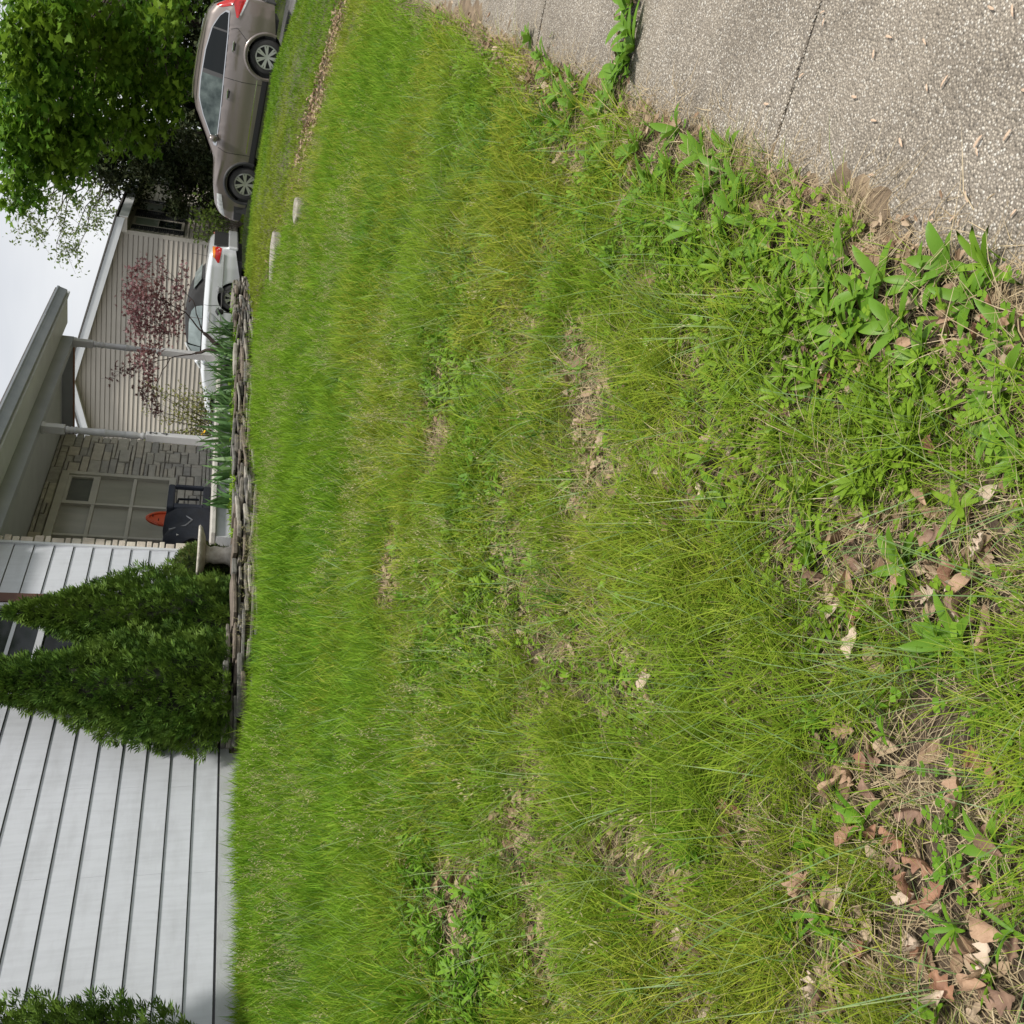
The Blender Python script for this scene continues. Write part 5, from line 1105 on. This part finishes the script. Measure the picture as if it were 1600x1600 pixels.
# ---- plantains, leaf by leaf, along the pavement and in its joint
spots = [(990, 8, 1.0), (988, 50, 1.0), (985, 95, 1.0), (968, 130, 1.0), (962, 165, 1.1), (880, 150, 1.1), (850, 90, 1.0), (985, 30, 1.2), (992, 75, 1.2), (975, 112, 1.1), (955, 150, 1.1), (870, 110, 1.2), (905, 165, 1.2), (935, 190, 1.0), (1062, 205, 1.0), (1105, 240, 1.0), (1140, 235, .9), (1130, 270, .9), (1150, 330, 1.0), (1205, 385, 1.0), (1320, 405, .9), (1300, 440, .9), (1350, 455, .85), (1270, 420, .85), (1240, 400, .85), (1180, 350, .9), (1165, 300, .9), (1110, 300, .9), (1050, 260, .9), (1000, 230, 1.0), (1090, 360, .85), (1230, 460, .8), (1280, 480, .8), (1190, 420, .8), (1140, 380, .85), (1040, 320, .9), (960, 220, 1.0), (900, 130, 1.0), (830, 60, 1.1), (1380, 440, .8), (1440, 440, .75), (1520, 470, .75), (1330, 520, .8), (940, 250, .9), (890, 200, 1.0), (1485, 415, .9), (1590, 520, .75), (1580, 590, .7), (1440, 560, .8), (1130, 770, 1.0), (1420, 885, .9), (1560, 660, .75), (1270, 850, .8), (1590, 720, .7), (1360, 500, 1.0), (1410, 510, .9), (1070, 330, .9), (1020, 290, 1.0), (1560, 1330, .8), (1500, 1000, .8), (690, 760, .9)]
pl_m = [leafy('plantain_leaf', [(.06, .16, .014), (.12, .25, .022), (.20, .34, .034)], .3, .45, spec=.28) for _ in range(1)][0]
pleaf = []
for k in range(5):
    V, F = [], []; leaf_blade(V, F, np.zeros(3), 0, random.uniform(.10, .16), random.uniform(.026, .042), random.uniform(.3, .9), random.uniform(.15, .45), 7); pleaf.append(arrays_mesh('plantain_leaf', np.array(V), np.array(F), pl_m, True))
def where(px, py):
    if py < 200: return 'broadleaf plantain growing at the joint and edge of the far pavement slabs'
    if py < 460: return 'broadleaf plantain rosette on the dirt edge of the near pavement slab'
    return 'plantain rosette with ribbed leaves among the near lawn grass'
for px, py, sc_ in spots:
    q = ground_at(px, py, .02); q.z = max(q.z, gl(q.x, q.y) + .005)
    t = thing('plantain', q, where(px, py), 'weed', 'plantains by the pavement')
    for k in range(random.randint(6, 9)):
        o = bpy.data.objects.new('leaf', random.choice(pleaf)); COL.objects.link(o); o.parent = t; o.rotation_euler = (random.gauss(0, .12), random.gauss(0, .15), k * 2.4 + random.gauss(0, .25)); z_ = sc_ * random.uniform(.7, 1.2); o.scale = (z_, z_, z_)
# ---- winged seeds on the slabs
sm = simple('dry_samara', (.42, .28, .18), .8, (.55, .41, .30), 60)
V = [(0, 0, 0), (.004, .006, .002), (.006, .018, .003), (.003, .03, .002), (-.003, .029, .002), (-.004, .016, .0035), (-.003, .005, .002), (.0, .012, .005)]
smm = MB().add(V, [(0, 1, 7), (1, 2, 7), (2, 3, 7), (3, 4, 7), (4, 5, 7), (5, 6, 7), (6, 0, 7)]).mesh('maple_seed', sm)
for px, py in [(1289, 17), (1285, 41), (1394, 59), (1447, 70), (1364, 92), (1256, 114), (1469, 138), (1449, 143), (1193, 162), (1370, 189), (1535, 210), (1567, 221), (1528, 244), (1508, 297), (1357, 274), (1493, 336), (1578, 339), (1520, 375), (1437, 380), (1469, 385), (1583, 27), (1543, 9), (1449, 348), (1566, 431), (1330, 150), (1410, 230), (1595, 140)]:
    d = ray(px, py); q = CAM + d * (-1.568 / d.z); o = bpy.data.objects.new('maple_seed', smm); COL.objects.link(o); o.location = q; o.rotation_euler = (0, random.uniform(-.2, .2), random.uniform(0, 6.28)); s_ = random.uniform(.6, 1.0); o.scale = (s_ * .8, s_ * random.uniform(.9, 1.2), s_); tag(o, 'tan winged maple seed lying on the aggregate pavement', 'seed', 'maple seeds on the pavement')
# ---- washed earth over the slab edge
xs_ = np.arange(.4, 14, .03); ys_ = np.arange(-6.62, -6.08, .03); XX, YY = np.meshgrid(xs_, ys_, indexing='ij')
ZZ = -1.572 + (fnoise(XX, YY, 1.7) - .5) * .05 + (fnoise(XX, YY, 9) - .5) * .022 + (vnoise(XX, YY, 30) - .5) * .006 - np.clip((-6.22 - YY) / .4, 0, 1) * .045 + .004
ny2 = len(ys_); i2, j2 = np.meshgrid(np.arange(len(xs_) - 1), np.arange(ny2 - 1), indexing='ij'); q2 = (i2 * ny2 + j2).ravel()
sandy = simple('washed_earth', (.11, .078, .05), .95, (.25, .185, .12), 9, .8, 120, kind='World')
tag(from_arrays('washed_earth', np.stack([XX.ravel(), YY.ravel(), ZZ.ravel()], 1), np.stack([q2, q2 + ny2, q2 + ny2 + 1, q2 + 1], 1), sandy, smooth=True), 'sandy earth washed over the pavement edge', kind='stuff')
# ---- half buried pale stones near the leaf strip
for (x, y, lx, ly), lab in (((14.7, -2.35, .6, .36), 'pale half buried flat stone in the lawn below the convertible'), ((13.5, -3.35, .3, .2), 'small pale flat stone in long grass beside the leaf strip')):
    pts = [(x + lx * math.cos(a) * random.uniform(.8, 1.1), y + ly * math.sin(a) * random.uniform(.8, 1.1), gl(x, y) - .03) for a in np.linspace(0, 2 * PI, 9)[:-1]]
    tag(MB().prism(pts, (0, 0, .13)).build('flat_stone', flag[2], None, bevel=.02), lab, 'stone')
print('total scatter tris', TRIS[0])
